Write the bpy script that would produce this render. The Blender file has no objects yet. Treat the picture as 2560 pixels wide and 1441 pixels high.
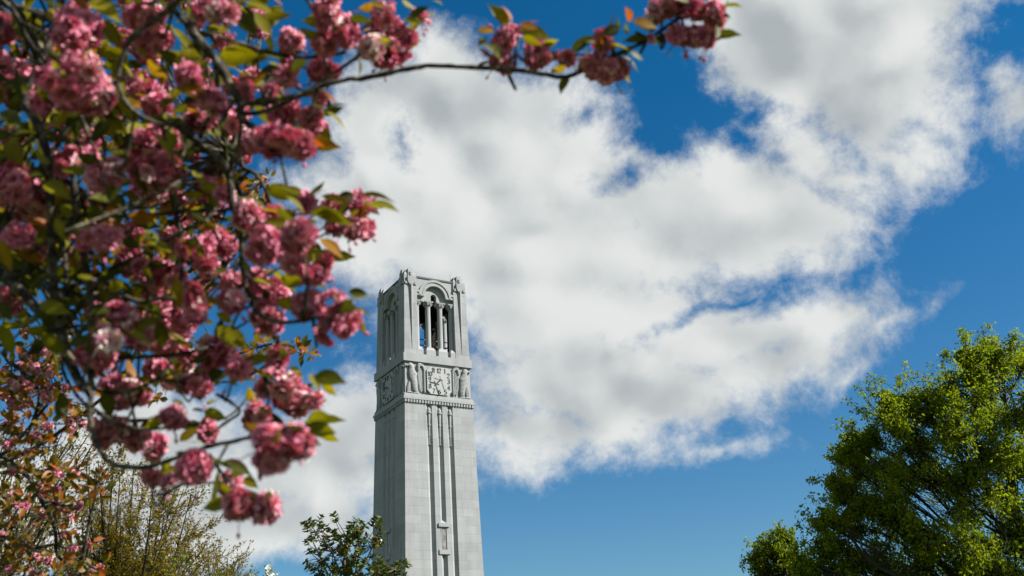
import bpy, math, random
import numpy as np
from mathutils import Matrix, Vector

C = bpy.context.scene.collection
SC = bpy.context.scene
PI = math.pi
rng = np.random.default_rng(7)
random.seed(7)

# ------------------------------------------------------------------ camera
FPX = 2562.66                       # focal length in pixels of a 2560 wide frame
PITCH, ROLL = 0.3951, -0.0588
CAM = np.array([0.0, 0.0, 1.6])
cp, sp, cr, sr = math.cos(PITCH), math.sin(PITCH), math.cos(ROLL), math.sin(ROLL)
FWD = np.array([0, cp, sp]); UP0 = np.array([0, -sp, cp]); RT0 = np.array([1.0, 0, 0])
RT = cr * RT0 + sr * UP0
UP = -sr * RT0 + cr * UP0
cam_data = bpy.data.cameras.new('camera')
cam = bpy.data.objects.new('camera', cam_data); C.objects.link(cam)
cam.matrix_world = Matrix(((RT[0], UP[0], -FWD[0], CAM[0]), (RT[1], UP[1], -FWD[1], CAM[1]), (RT[2], UP[2], -FWD[2], CAM[2]), (0, 0, 0, 1)))
cam_data.sensor_width = 36
cam_data.lens = 36 * FPX / 2560
cam_data.clip_start = 0.05
cam_data.clip_end = 5000
cam_data.dof.use_dof = True
cam_data.dof.focus_distance = 70
cam_data.dof.aperture_fstop = 3.5
SC.camera = cam


def ray(x, y):
    return FWD + RT * ((x - 1280) / FPX) - UP * ((y - 720.5) / FPX)


def at(x, y, d):
    """world point d metres deep along the view axis under photo pixel (x, y)"""
    return CAM + ray(x, y) * d


# ------------------------------------------------------------------ light
TH = 0.5364                          # heading of the tower
SUN_AZ, SUN_EL = math.radians(50), math.radians(38)
sl = np.array([math.sin(SUN_AZ) * math.cos(SUN_EL), -math.cos(SUN_AZ) * math.cos(SUN_EL), math.sin(SUN_EL)])
SUN = np.array([math.cos(TH) * sl[0] - math.sin(TH) * sl[1], math.sin(TH) * sl[0] + math.cos(TH) * sl[1], sl[2]])
ld = bpy.data.lights.new('sun', 'SUN'); ld.energy = 4.6; ld.angle = math.radians(0.53); ld.color = (1.0, 0.97, 0.92)
lo = bpy.data.objects.new('sun', ld); C.objects.link(lo)
lo.rotation_euler = Vector(SUN).to_track_quat('Z', 'Y').to_euler()
lo.location = (40, -20, 60)

SC.view_settings.view_transform = 'Standard'
SC.view_settings.look = 'None'
SC.view_settings.exposure = 1.25
SC.view_settings.gamma = 1.0

# ------------------------------------------------------------------ node helper
class NT:
    def __init__(s, tree):
        s.t = tree; s.n = tree.nodes; s.l = tree.links

    def new(s, typ, **kw):
        n = s.n.new(typ)
        for k, v in kw.items():
            setattr(n, k, v)
        return n

    def put(s, sock, v):
        if v is None: return
        if isinstance(v, bpy.types.NodeSocket): s.l.new(v, sock)
        else: sock.default_value = v

    def math(s, op, a, b=None, c=None, clamp=False):
        n = s.new('ShaderNodeMath', operation=op, use_clamp=clamp)
        s.put(n.inputs[0], a); s.put(n.inputs[1], b); s.put(n.inputs[2], c)
        return n.outputs[0]

    def vmath(s, op, a, b=None, scale=None):
        n = s.new('ShaderNodeVectorMath', operation=op)
        s.put(n.inputs[0], a); s.put(n.inputs[1], b)
        if scale is not None: s.put(n.inputs['Scale'], scale)
        return n.outputs['Value'] if op in ('LENGTH', 'DOT_PRODUCT', 'DISTANCE') else n.outputs[0]

    def noise(s, vec, scale, detail=4, rough=0.5, dist=0.0, col=False):
        n = s.new('ShaderNodeTexNoise'); s.put(n.inputs['Vector'], vec)
        n.inputs['Scale'].default_value = scale; n.inputs['Detail'].default_value = detail
        n.inputs['Roughness'].default_value = rough; n.inputs['Distortion'].default_value = dist
        return n.outputs['Color'] if col else n.outputs['Fac']

    def mapr(s, v, a, b, c=0.0, d=1.0, smooth=False):
        n = s.new('ShaderNodeMapRange', interpolation_type='SMOOTHSTEP' if smooth else 'LINEAR')
        s.put(n.inputs[0], v)
        for i, x in enumerate((a, b, c, d)): s.put(n.inputs[i + 1], x)
        return n.outputs[0]

    def mix(s, f, a, b, mode='MIX'):
        n = s.new('ShaderNodeMix', data_type='RGBA', blend_type=mode)
        s.put(n.inputs[0], f); s.put(n.inputs[6], a); s.put(n.inputs[7], b)
        return n.outputs[2]


def rgba(c): return (c[0], c[1], c[2], 1.0)


# ------------------------------------------------------------------ world: sky with clouds fixed to directions
W = bpy.data.worlds.new('World'); SC.world = W; W.use_nodes = True
T = NT(W.node_tree); T.n.clear()
sky = T.new('ShaderNodeTexSky', sky_type='NISHITA', sun_disc=False)
sky.sun_elevation = SUN_EL; sky.sun_rotation = math.atan2(SUN[0], SUN[1])
sky.air_density = 1.0; sky.dust_density = 0.35; sky.ozone_density = 2.2
SKY_STRENGTH = 0.050
tc = T.new('ShaderNodeTexCoord').outputs['Generated']
dirn = T.vmath('NORMALIZE', tc)
sx = T.new('ShaderNodeSeparateXYZ'); T.put(sx.inputs[0], dirn)
AK = 0.93


def azel(x, y):
    d = ray(x, y); d = d / np.linalg.norm(d)
    return np.array([math.atan2(d[0], d[1]) * AK, math.asin(d[2])])


az = T.math('MULTIPLY', T.math('ARCTAN2', sx.outputs[0], sx.outputs[1]), AK)
el = T.math('ARCSINE', sx.outputs[2])
cxy = T.new('ShaderNodeCombineXYZ'); T.put(cxy.inputs[0], az); T.put(cxy.inputs[1], el)
w1 = T.vmath('SCALE', T.vmath('SUBTRACT', T.noise(dirn, 7.0, 2, 0.5, col=True), (0.5, 0.5, 0.5)), scale=0.045)
w2 = T.vmath('SCALE', T.vmath('SUBTRACT', T.noise(dirn, 24.0, 3, 0.55, col=True), (0.5, 0.5, 0.5)), scale=0.028)
uv = T.vmath('ADD', T.vmath('ADD', cxy.outputs[0], w1), w2)

# cloud lobes: centre x, y, half axes, tilt in degrees (as seen), weight
LOBES = [
    (1120, 330, 290, 190, -8), (960, 300, 130, 130, 0), (1330, 300, 190, 120, -25), (1110, 150, 95, 75, 10),
    (1080, 500, 280, 170, 10), (1400, 500, 260, 170, 0), (1250, 640, 420, 130, 5), (830, 470, 110, 60, 20),
    (1760, 520, 300, 140, -6), (1960, 525, 200, 105, 12), (1890, 605, 160, 70, -14), (1600, 640, 260, 110, 0),
    (1730, 440, 150, 75, 0), (1440, 330, 90, 70, -30),
    (1330, 780, 220, 110, 0), (1560, 800, 260, 120, 0), (1930, 830, 220, 70, -14), (2060, 800, 100, 48, -10),
    (1740, 850, 230, 100, -6), (1480, 960, 330, 140, 0), (1740, 990, 170, 85, -8), (1900, 930, 190, 80, -14), (2050, 930, 80, 45, -25), (2030, 870, 110, 70, 0),
    (1330, 1080, 170, 95, 0), (1300, 1150, 75, 55, 0), (1500, 1080, 150, 70, 0),
    (880, 1080, 150, 130, -20), (700, 1180, 260, 120, -10), (560, 1300, 330, 110, 0), (800, 1280, 150, 60, 0), (330, 1150, 250, 170, 0), (60, 1250, 240, 160, 0),
    (1030, 760, 90, 60, 0), (900, 620, 120, 70, 0),
    (2060, 110, 310, 200, 0), (2170, 240, 195, 150, 20), (2230, 400, 120, 70, 10), (1960, 190, 180, 110, 20), (1850, 60, 150, 95, 0),
    (2330, 40, 100, 90, 0), (2130, -120, 500, 180, 0), (2545, 245, 40, 60, 0), (1350, -60, 200, 30, 0), (2215, 812, 45, 9, -22), (2150, 935, 45, 14, -40), (1785, 1130, 75, 20, -8),
    (2020, 390, 170, 80, 32), (2120, 450, 120, 60, 10),
]
HOLES = [(1005, 345, 20, 36, 0), (1560, 428, 62, 22, -10), (1850, 748, 140, 16, -22), (2010, 715, 100, 22, -28), (2130, 680, 100, 48, -35), (2240, 700, 90, 60, -20), (1760, 300, 150, 70, 22), (1640, 215, 110, 75, 10), (1560, 150, 120, 80, 0), (1660, 60, 60, 70, 0), (1850, 365, 70, 34, 20), 
          (1460, 265, 60, 30, -30), (1640, 330, 110, 60, 30), (640, 820, 170, 90, -30), (830, 860, 95, 50, -20)]


def lobe_sdf(vec, x, y, rx, ry, rot):
    a = math.radians(-rot)
    c0 = azel(x, y)
    u = azel(x + rx * math.cos(a), y - rx * math.sin(a)) - c0
    v = azel(x - ry * math.sin(a), y - ry * math.cos(a)) - c0
    m = T.new('ShaderNodeMapping', vector_type='TEXTURE'); T.put(m.inputs['Vector'], vec)
    lu, lv = float(np.linalg.norm(u)), float(np.linalg.norm(v))
    m.inputs['Location'].default_value = (c0[0], c0[1], 0)
    m.inputs['Rotation'].default_value = (0, 0, math.atan2(u[1], u[0]))
    m.inputs['Scale'].default_value = (lu, lv, 1)
    ln = T.vmath('LENGTH', m.outputs[0])
    k = math.sqrt(lu * lv) * 0.8
    return T.math('MULTIPLY_ADD', ln, -k, k)


def smax(a, b, k=0.02):
    n = T.new('ShaderNodeMath', operation='SMOOTH_MAX'); T.put(n.inputs[0], a); T.put(n.inputs[1], b); n.inputs[2].default_value = k
    return n.outputs[0]


def union(lobes, k, vec):
    # chained in tens (each ten waits for the last), so the compiled shader stays within its register space
    tot = None
    for i, L in enumerate(lobes):
        v = lobe_sdf(vec, *L)
        tot = v if tot is None else smax(tot, v, k)
        if i % 10 == 9: vec = T.vmath('ADD', vec, T.math('MULTIPLY', tot, 1e-5))
    return tot, T.vmath('ADD', vec, T.math('MULTIPLY', tot, 1e-5))


sd, uvn = union(LOBES, 0.02, uv)
hd, uvn = union(HOLES, 0.005, uvn)
nsub = T.new('ShaderNodeMath', operation='SMOOTH_MIN'); T.put(nsub.inputs[0], sd); T.put(nsub.inputs[1], T.math('MULTIPLY', hd, -1.3)); nsub.inputs[2].default_value = 0.015
sd = nsub.outputs[0]
# open sky elsewhere carries scattered clouds of the same kind
inside = T.mapr(T.math('ABSOLUTE', az), 0.50, 0.66, 0.0, 1.0, True)
inside = T.math('MAXIMUM', inside, T.mapr(el, 0.70, 0.82, 0.0, 1.0, True))
far = T.math('MULTIPLY', T.math('SUBTRACT', T.noise(dirn, 2.6, 3, 0.5), 0.53), 0.5)
far = T.math('MULTIPLY_ADD', inside, 0.3, T.math('SUBTRACT', far, 0.3))
sd = smax(sd, far, 0.01)
fb = T.noise(T.vmath('ADD', dirn, w2), 12.0, 9, 0.58)
fine = T.noise(T.vmath('ADD', dirn, w1), 42.0, 8, 0.64)
dens = T.math('MULTIPLY_ADD', T.math('SUBTRACT', fb, 0.5), 0.062, T.math('ADD', sd, 0.002))
dens = T.math('MULTIPLY_ADD', T.math('SUBTRACT', fine, 0.5), 0.052, dens)
alpha = T.mapr(dens, -0.018, 0.024, 0.0, 1.0, True)
wisp = T.mapr(T.math('MULTIPLY_ADD', T.math('SUBTRACT', T.noise(dirn, 17.0, 9, 0.7, 0.6), 0.66), 1.0, T.math('MULTIPLY', sd, 1.1)), -0.03, 0.10, 0.0, 0.35, True)
alpha = T.math('MAXIMUM', alpha, wisp)
# billows: softly lit tops and greyer undersides
def puff(vec):
    tot = None
    for sc_, wt in ((7.0, 0.62), (18.0, 0.38)):
        n = T.new('ShaderNodeTexVoronoi', feature='SMOOTH_F1'); T.put(n.inputs['Vector'], vec); n.inputs['Scale'].default_value = sc_
        n.inputs['Smoothness'].default_value = 0.8
        v = T.math('MULTIPLY', n.outputs['Distance'], -wt)
        tot = v if tot is None else T.math('ADD', tot, v)
    return tot


warp = T.vmath('ADD', w1, w2)
pv = T.vmath('ADD', dirn, warp)
lit = T.math('SUBTRACT', puff(pv), puff(T.vmath('ADD', pv, (0.016, 0.0, 0.022))))
GREY = [(1620, 715, 330, 50, 6), (1110, 250, 110, 80, 0), (1330, 560, 170, 60, 0), (600, 1180, 320, 130, -8), (880, 1130, 120, 70, -20), (1900, 110, 130, 110, 20), (1500, 1040, 260, 60, -4), (1850, 600, 190, 45, -8), (2350, 100, 90, 110, 0),
        (1900, 900, 200, 40, -12), (2080, 330, 150, 60, 10), (1250, 760, 90, 50, 0), (1250, 420, 90, 60, 0), (1050, 560, 150, 50, 0), (1600, 880, 200, 40, -5), (2200, 60, 80, 90, 30)]
gd, uvn = union(GREY, 0.02, uvn)
bill = T.math('MULTIPLY_ADD', lit, 2.3, T.math('MULTIPLY_ADD', T.math('SUBTRACT', T.noise(dirn, 4.2, 3, 0.5), 0.5), -0.9, 0.70))
bill = T.math('MULTIPLY_ADD', T.math('SUBTRACT', fb, 0.5), 0.45, bill)
bill = T.math('SUBTRACT', bill, T.mapr(gd, -0.060, 0.045, 0.0, 0.38, True))
bill = T.math('ADD', bill, T.mapr(dens, 0.0, 0.10, 0.14, -0.06))
ccol = T.mix(T.mapr(bill, -0.05, 0.95, 0.0, 1.0, True), (0.175, 0.193, 0.203, 1), (0.330, 0.338, 0.332, 1))
scol = T.vmath('SCALE', sky.outputs[0], scale=SKY_STRENGTH)
hs = T.new('ShaderNodeHueSaturation'); hs.inputs['Saturation'].default_value = 1.25; hs.inputs['Value'].default_value = 1.0
T.put(hs.inputs['Color'], scol)
scol = T.mix(1.0, hs.outputs[0], T.mix(T.mapr(el, 0.15, 0.60), (0.52, 0.74, 0.84, 1), (0.14, 0.76, 0.90, 1)), 'MULTIPLY')
allc = T.mix(alpha, scol, ccol)
bg = T.new('ShaderNodeBackground'); T.put(bg.inputs[0], allc); bg.inputs[1].default_value = 1.0
T.l.new(bg.outputs[0], T.new('ShaderNodeOutputWorld').inputs[0])
W.cycles.sampling_method = 'MANUAL'; W.cycles.sample_map_resolution = 512

# ------------------------------------------------------------------ materials
MATS = {}


def material(name):
    m = bpy.data.materials.new(name); m.use_nodes = True
    t = NT(m.node_tree); t.n.clear()
    out = t.new('ShaderNodeOutputMaterial')
    MATS[name] = m
    return m, t, out


def principled(t, col, rough=0.8, spec=0.3, normal=None):
    b = t.new('ShaderNodeBsdfPrincipled')
    t.put(b.inputs['Base Color'], col); t.put(b.inputs['Roughness'], rough); b.inputs['Specular IOR Level'].default_value = spec
    t.put(b.inputs['Normal'], normal)
    return b


def stone(name, base=(0.266, 0.272, 0.271), joints=True, course=0.67):
    m, t, out = material(name)
    co = t.new('ShaderNodeTexCoord').outputs['Object']
    s = t.new('ShaderNodeSeparateXYZ'); t.put(s.inputs[0], co)
    sn = t.new('ShaderNodeSeparateXYZ'); t.put(sn.inputs[0], t.new('ShaderNodeTexCoord').outputs['Normal'])
    side = t.math('GREATER_THAN', t.math('ABSOLUTE', sn.outputs[0]), 0.8)
    run = t.math('ADD', t.math('MULTIPLY', s.outputs[1], side), t.math('MULTIPLY', s.outputs[0], t.math('SUBTRACT', 1.0, side)))
    cv = t.new('ShaderNodeCombineXYZ'); t.put(cv.inputs[0], run); t.put(cv.inputs[1], s.outputs[2])
    big = t.noise(co, 0.35, 5, 0.6)
    st = t.new('ShaderNodeMapping'); t.put(st.inputs[0], co); st.inputs['Scale'].default_value = (1.6, 1.6, 0.16)
    streak = t.noise(st.outputs[0], 1.4, 6, 0.65)
    grain = t.noise(co, 14.0, 4, 0.7)
    f = t.math('ADD', t.math('MULTIPLY', big, 0.45), t.math('ADD', t.math('MULTIPLY', streak, 0.45), t.math('MULTIPLY', grain, 0.25)))
    col = t.mix(t.mapr(f, 0.36, 0.74), rgba([b * 0.74 for b in base]), rgba([min(b * 1.13, 0.8) for b in base]))
    h = t.math('MULTIPLY', grain, 0.3)
    if joints:
        br = t.new('ShaderNodeTexBrick'); t.put(br.inputs['Vector'], cv.outputs[0])
        br.offset = 0.5; br.squash = 1.0
        br.inputs['Scale'].default_value = 1.0; br.inputs['Brick Width'].default_value = 1.9; br.inputs['Row Height'].default_value = course
        br.inputs['Mortar Size'].default_value = 0.016; br.inputs['Mortar Smooth'].default_value = 0.4; br.inputs['Bias'].default_value = 0.0
        br.inputs['Color1'].default_value = (0.88, 0.88, 0.89, 1); br.inputs['Color2'].default_value = (1.09, 1.09, 1.08, 1); br.inputs['Mortar'].default_value = (0.72, 0.72, 0.71, 1)
        fade = t.mapr(t.noise(co, 0.9, 3, 0.6), 0.38, 0.62, 0.25, 1.0)
        col = t.mix(fade, col, t.mix(1.0, col, br.outputs[0], 'MULTIPLY'))
        h = t.math('SUBTRACT', h, t.math('MULTIPLY', br.outputs['Fac'], 0.5))
    bp = t.new('ShaderNodeBump'); bp.inputs['Strength'].default_value = 0.35; bp.inputs['Distance'].default_value = 0.03; t.put(bp.inputs['Height'], h)
    t.l.new(principled(t, col, 0.9, 0.15, bp.outputs[0]).outputs[0], out.inputs[0])
    return m


STONE = stone('limestone_blocks')
CARVED = stone('carved_limestone', (0.270, 0.275, 0.273), False)
PANEL = stone('dial_stone', (0.33, 0.335, 0.33), False)


def plain(name, c, rough=0.6, spec=0.3, var=0.15, metal=0.0, scale=6.0):
    m, t, out = material(name)
    n = t.noise(t.new('ShaderNodeTexCoord').outputs['Object'], scale, 5, 0.6)
    col = t.mix(t.mapr(n, 0.3, 0.7), rgba([x * (1 - var) for x in c]), rgba([x * (1 + var) for x in c]))
    b = principled(t, col, rough, spec); b.inputs['Metallic'].default_value = metal
    t.l.new(b.outputs[0], out.inputs[0])
    return m


BRONZE = plain('dark_bronze', (0.045, 0.05, 0.05), 0.45, 0.5)
NUMERAL = plain('weathered_bronze_numeral', (0.022, 0.03, 0.028), 0.6)
ROOFM = plain('dark_roof_sheet', (0.035, 0.033, 0.035), 0.6)
CHAMBER_SHADE = plain('chamber_shade_tone', (0.022, 0.019, 0.016), 0.9, 0.1)  # near-black colour carries the shade inside the bell chamber
GLASS, t_, o_ = material('dusty_window_glass')
n_ = t_.noise(t_.new('ShaderNodeTexCoord').outputs['Object'], 1.6, 4, 0.6)
t_.l.new(principled(t_, t_.mix(t_.mapr(n_, 0.35, 0.65), (0.10, 0.095, 0.09, 1), (0.25, 0.235, 0.22, 1)), 0.22, 0.5).outputs[0], o_.inputs[0])


def leafmat(name, ramp, trans=0.45, rough=0.5, spec=0.25, tmul=(1.15, 1.25, 0.5), along=None):
    """ramp: list of (pos, colour) read by the per-leaf tint attribute"""
    m, t, out = material(name)
    a = t.new('ShaderNodeAttribute', attribute_name='tint', attribute_type='GEOMETRY')
    r = t.new('ShaderNodeValToRGB'); t.put(r.inputs[0], a.outputs['Fac'])
    e = r.color_ramp.elements
    while len(e) < len(ramp): e.new(0.5)
    for i, (p, c) in enumerate(ramp): e[i].position = p; e[i].color = rgba(c)
    col = r.outputs[0]
    if along is not None:
        b = t.new('ShaderNodeAttribute', attribute_name='along', attribute_type='GEOMETRY')
        col = t.mix(t.mapr(b.outputs['Fac'], along[0], along[1]), t.mix(1.0, col, rgba(along[2]), 'MULTIPLY'), t.mix(1.0, col, rgba(along[3]), 'MULTIPLY'))
    mot = t.noise(t.new('ShaderNodeTexCoord').outputs['Object'], 55.0, 3, 0.6)
    col = t.mix(t.mapr(mot, 0.3, 0.7), t.mix(1.0, col, (0.78, 0.80, 0.85, 1), 'MULTIPLY'), t.mix(1.0, col, (1.16, 1.12, 1.05, 1), 'MULTIPLY'))
    p = principled(t, col, rough, spec)
    tr = t.new('ShaderNodeBsdfTranslucent'); t.put(tr.inputs[0], t.mix(1.0, col, rgba(tmul), 'MULTIPLY'))
    mx = t.new('ShaderNodeMixShader'); mx.inputs[0].default_value = trans
    t.l.new(p.outputs[0], mx.inputs[1]); t.l.new(tr.outputs[0], mx.inputs[2]); t.l.new(mx.outputs[0], out.inputs[0])
    return m


PETAL = leafmat('pink_petal', [(0.0, (0.42, 0.075, 0.145)), (0.45, (0.56, 0.145, 0.235)), (0.85, (0.67, 0.29, 0.365)), (1.0, (0.76, 0.58, 0.57))], 0.17, 0.6, 0.25, (1.0, 0.36, 0.40),
                along=(0.1, 1.0, (0.55, 0.22, 0.30), (1.2, 1.42, 1.32)))  # petal's own gradient, deepened at the base for shade and paled at sunlit tips
CLEAF = leafmat('cherry_leaf', [(0.0, (0.028, 0.036, 0.005)), (0.3, (0.075, 0.080, 0.005)), (0.6, (0.205, 0.19, 0.006)), (0.8, (0.25, 0.15, 0.007)), (1.0, (0.30, 0.08, 0.012))], 0.5, 0.5, 0.2, (1.3, 1.25, 0.4), along=(0.0, 1.0, (1.3, 1.25, 1.2), (0.92, 0.92, 0.92)))
OLEAF = leafmat('bronze_cherry_leaf', [(0.0, (0.05, 0.055, 0.006)), (0.35, (0.14, 0.105, 0.008)), (0.65, (0.25, 0.10, 0.010)), (1.0, (0.32, 0.07, 0.012))], 0.42, 0.45, 0.25)
OAKLEAF = leafmat('young_oak_leaf', [(0.0, (0.10, 0.145, 0.008)), (0.5, (0.175, 0.215, 0.010)), (1.0, (0.26, 0.275, 0.013))], 0.55, 0.55, 0.12)
BUDLEAF = leafmat('olive_bud_leaf', [(0.0, (0.12, 0.105, 0.008)), (0.6, (0.195, 0.155, 0.009)), (1.0, (0.22, 0.11, 0.012))], 0.35, 0.6, 0.12)
MAGLEAF = leafmat('glossy_magnolia_leaf', [(0.0, (0.03, 0.05, 0.007)), (0.55, (0.07, 0.10, 0.010)), (0.93, (0.14, 0.155, 0.014)), (0.965, (0.36, 0.18, 0.02)), (1.0, (0.38, 0.14, 0.02))], 0.18, 0.32, 0.5)
DOGLEAF = leafmat('fresh_dogwood_leaf', [(0.0, (0.08, 0.125, 0.012)), (1.0, (0.15, 0.20, 0.018))], 0.45, 0.5, 0.2)
BRACT = leafmat('white_dogwood_bract', [(0.0, (0.52, 0.53, 0.46)), (1.0, (0.60, 0.60, 0.55))], 0.3, 0.6, 0.2, (1, 1, 0.9))


def barkmat(name, dark, light, thr=(0.4, 0.7)):
    m, t, out = material(name)
    co = t.new('ShaderNodeTexCoord').outputs['Object']
    n = t.noise(co, 26.0, 5, 0.65)
    n2 = t.noise(co, 140.0, 3, 0.6)
    col = t.mix(t.mapr(t.math('ADD', t.math('MULTIPLY', n, 0.65), t.math('MULTIPLY', n2, 0.35)), *thr), rgba(dark), rgba(light))
    bp = t.new('ShaderNodeBump'); bp.inputs['Strength'].default_value = 0.6; bp.inputs['Distance'].default_value = 0.004; t.put(bp.inputs['Height'], n2)
    t.l.new(principled(t, col, 0.85, 0.2, bp.outputs[0]).outputs[0], out.inputs[0])
    return m


BARK = barkmat('cherry_bark', (0.020, 0.016, 0.012), (0.20, 0.17, 0.115), (0.48, 0.66))
DBARK = barkmat('dark_oak_bark', (0.022, 0.018, 0.015), (0.055, 0.048, 0.04))
TBARK = barkmat('brown_twig_bark', (0.030, 0.022, 0.014), (0.075, 0.058, 0.035))
GBARK = barkmat('grey_magnolia_bark', (0.055, 0.05, 0.045), (0.15, 0.14, 0.13))

# ------------------------------------------------------------------ mesh helpers
class MB:
    """collects vertex and face arrays, built as one mesh object"""
    def __init__(s):
        s.V = []; s.F = []; s.n = 0; s.A = {}

    def add(s, V, F, **attrs):
        V = np.asarray(V, float)
        for f in (F if isinstance(F, list) and len(F) and isinstance(F[0], np.ndarray) and F[0].ndim == 2 else [F]):
            if isinstance(f, np.ndarray): s.F.append(f + s.n)
            else:
                for q in f: s.F.append(np.asarray([q]) + s.n)
        for k in ('tint', 'along'):
            s.A.setdefault(k, []).append(np.asarray(attrs[k], float) if k in attrs else np.zeros(len(V)))
        s.V.append(V); s.n += len(V)
        return s

    def build(s, name, mat, parent=None, smooth=False, origin=None):
        V = np.concatenate(s.V) if s.V else np.zeros((0, 3))
        if origin is not None: V = V - np.asarray(origin)
        me = bpy.data.meshes.new(name)
        tot = np.concatenate([np.full(len(f), f.shape[1]) for f in s.F]); loops = np.concatenate([f.ravel() for f in s.F])
        me.vertices.add(len(V)); me.vertices.foreach_set('co', V.ravel().astype(np.float32))
        me.loops.add(len(loops)); me.loops.foreach_set('vertex_index', loops.astype(np.int32))
        me.polygons.add(len(tot)); me.polygons.foreach_set('loop_start', np.concatenate([[0], np.cumsum(tot)[:-1]]).astype(np.int32))
        me.polygons.foreach_set('use_smooth', np.full(len(tot), bool(smooth)))
        for k, a in s.A.items():
            a = np.concatenate(a)
            if a.any():
                at_ = me.attributes.new(k, 'FLOAT', 'POINT'); at_.data.foreach_set('value', a.astype(np.float32))
        me.update(calc_edges=True); me.validate()
        me.materials.append(mat)
        o = bpy.data.objects.new(name, me); C.objects.link(o)
        if origin is not None: o.location = origin
        if parent is not None: o.parent = parent
        return o


def tag(o, label=None, cat=None, group=None, kind=None):
    if label: o['label'] = label
    if cat: o['category'] = cat
    if group: o['group'] = group
    if kind: o['kind'] = kind
    return o


def empty(name, loc=(0, 0, 0), rz=0.0):
    o = bpy.data.objects.new(name, None); C.objects.link(o); o.location = loc; o.rotation_euler = (0, 0, rz); o.empty_display_size = 0.3
    return o


def unit(a):
    a = np.asarray(a, float); n = np.linalg.norm(a, axis=-1, keepdims=True); return a / np.maximum(n, 1e-9)


def box(x0, x1, y0, y1, z0, z1):
    V = [(x0, y0, z0), (x1, y0, z0), (x1, y1, z0), (x0, y1, z0), (x0, y0, z1), (x1, y0, z1), (x1, y1, z1), (x0, y1, z1)]
    F = np.array([(0, 3, 2, 1), (4, 5, 6, 7), (0, 1, 5, 4), (1, 2, 6, 5), (2, 3, 7, 6), (3, 0, 4, 7)])
    return np.array(V, float), F


def frustum(c, h0, h1, z0, z1):
    """square frustum about centre c, half widths h0 below and h1 above (pairs allowed)"""
    h0 = (h0, h0) if np.isscalar(h0) else h0; h1 = (h1, h1) if np.isscalar(h1) else h1
    V = [(c[0] + sx_ * h[0], c[1] + sy_ * h[1], z) for h, z in ((h0, z0), (h1, z1)) for sx_, sy_ in ((-1, -1), (1, -1), (1, 1), (-1, 1))]
    return np.array(V, float), np.array([(0, 3, 2, 1), (4, 5, 6, 7), (0, 1, 5, 4), (1, 2, 6, 5), (2, 3, 7, 6), (3, 0, 4, 7)])


def prism(pts, out0, out1):
    """pts (x, z) outline, counter-clockwise seen from outside (from -y); spans y = -out0 .. -out1 (out1 outermost)"""
    n = len(pts)
    V = [(x, -out0, z) for x, z in pts] + [(x, -out1, z) for x, z in pts]
    F = [tuple(range(n - 1, -1, -1)), tuple(range(n, 2 * n))] + [(i, (i + 1) % n, n + (i + 1) % n, n + i) for i in range(n)]
    return np.array(V, float), F


def lathe(prof, n=16):
    V = [(r * math.cos(2 * PI * i / n), r * math.sin(2 * PI * i / n), z) for r, z in prof for i in range(n)]
    F = [(j * n + i, j * n + (i + 1) % n, (j + 1) * n + (i + 1) % n, (j + 1) * n + i) for j in range(len(prof) - 1) for i in range(n)]
    F += [tuple(range(n - 1, -1, -1)), tuple((len(prof) - 1) * n + i for i in range(n))]
    return np.array(V, float), F


def smooth_path(P, sub=4):
    P = np.asarray(P, float)
    if len(P) < 3: 
        return np.array([P[0] + (P[-1] - P[0]) * t for t in np.linspace(0, 1, sub + 1)])
    Q = np.vstack([2 * P[0] - P[1], P, 2 * P[-1] - P[-2]]); out = []
    for i in range(1, len(Q) - 2):
        a, b, c, d = Q[i - 1:i + 3]
        for t in np.arange(sub) / sub:
            out.append(0.5 * ((2 * b) + (-a + c) * t + (2 * a - 5 * b + 4 * c - d) * t * t + (-a + 3 * b - 3 * c + d) * t ** 3))
    out.append(P[-1]); return np.array(out)


def tube(P, R, sides=6):
    P = np.asarray(P, float); n = len(P)
    R = np.broadcast_to(np.asarray(R, float), (n,))
    tang = unit(np.gradient(P, axis=0))
    a = np.array([0.31, 0.52, 0.79]); 
    nx = unit(np.cross(tang, a)); ny = np.cross(tang, nx)
    ang = np.arange(sides) * 2 * PI / sides
    V = (P[:, None, :] + R[:, None, None] * (np.cos(ang)[None, :, None] * nx[:, None, :] + np.sin(ang)[None, :, None] * ny[:, None, :])).reshape(-1, 3)
    i = np.arange(n - 1)[:, None] * sides; k = np.arange(sides)[None, :]; k2 = (k + 1) % sides
    F = np.stack([i + k, i + k2, i + sides + k2, i + sides + k], -1).reshape(-1, 4)
    return V, F


def scatter(tv, tf, O, X, Y, Z):
    """copies of template vertices in the frames X, Y, Z at O"""
    O, X, Y, Z = (np.asarray(a, float) for a in (O, X, Y, Z))
    V = O[:, None, :] + tv[None, :, 0:1] * X[:, None, :] + tv[None, :, 1:2] * Y[:, None, :] + tv[None, :, 2:3] * Z[:, None, :]
    F = (np.asarray(tf)[None] + (np.arange(len(O)) * len(tv))[:, None, None]).reshape(-1, np.asarray(tf).shape[1])
    return V.reshape(-1, 3), F


def frames(D, roll=None, near=None):
    """orthonormal frames with X along D; Z near the wanted normal or random"""
    D = unit(D)
    N = near if near is not None else rng.normal(size=D.shape)
    Y = unit(np.cross(N, D)); Z = np.cross(D, Y)
    return D, Y, Z


def grid_faces(nu, nv):
    return np.array([(i * nv + j, (i + 1) * nv + j, (i + 1) * nv + j + 1, i * nv + j + 1) for i in range(nu - 1) for j in range(nv - 1)])


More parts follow.
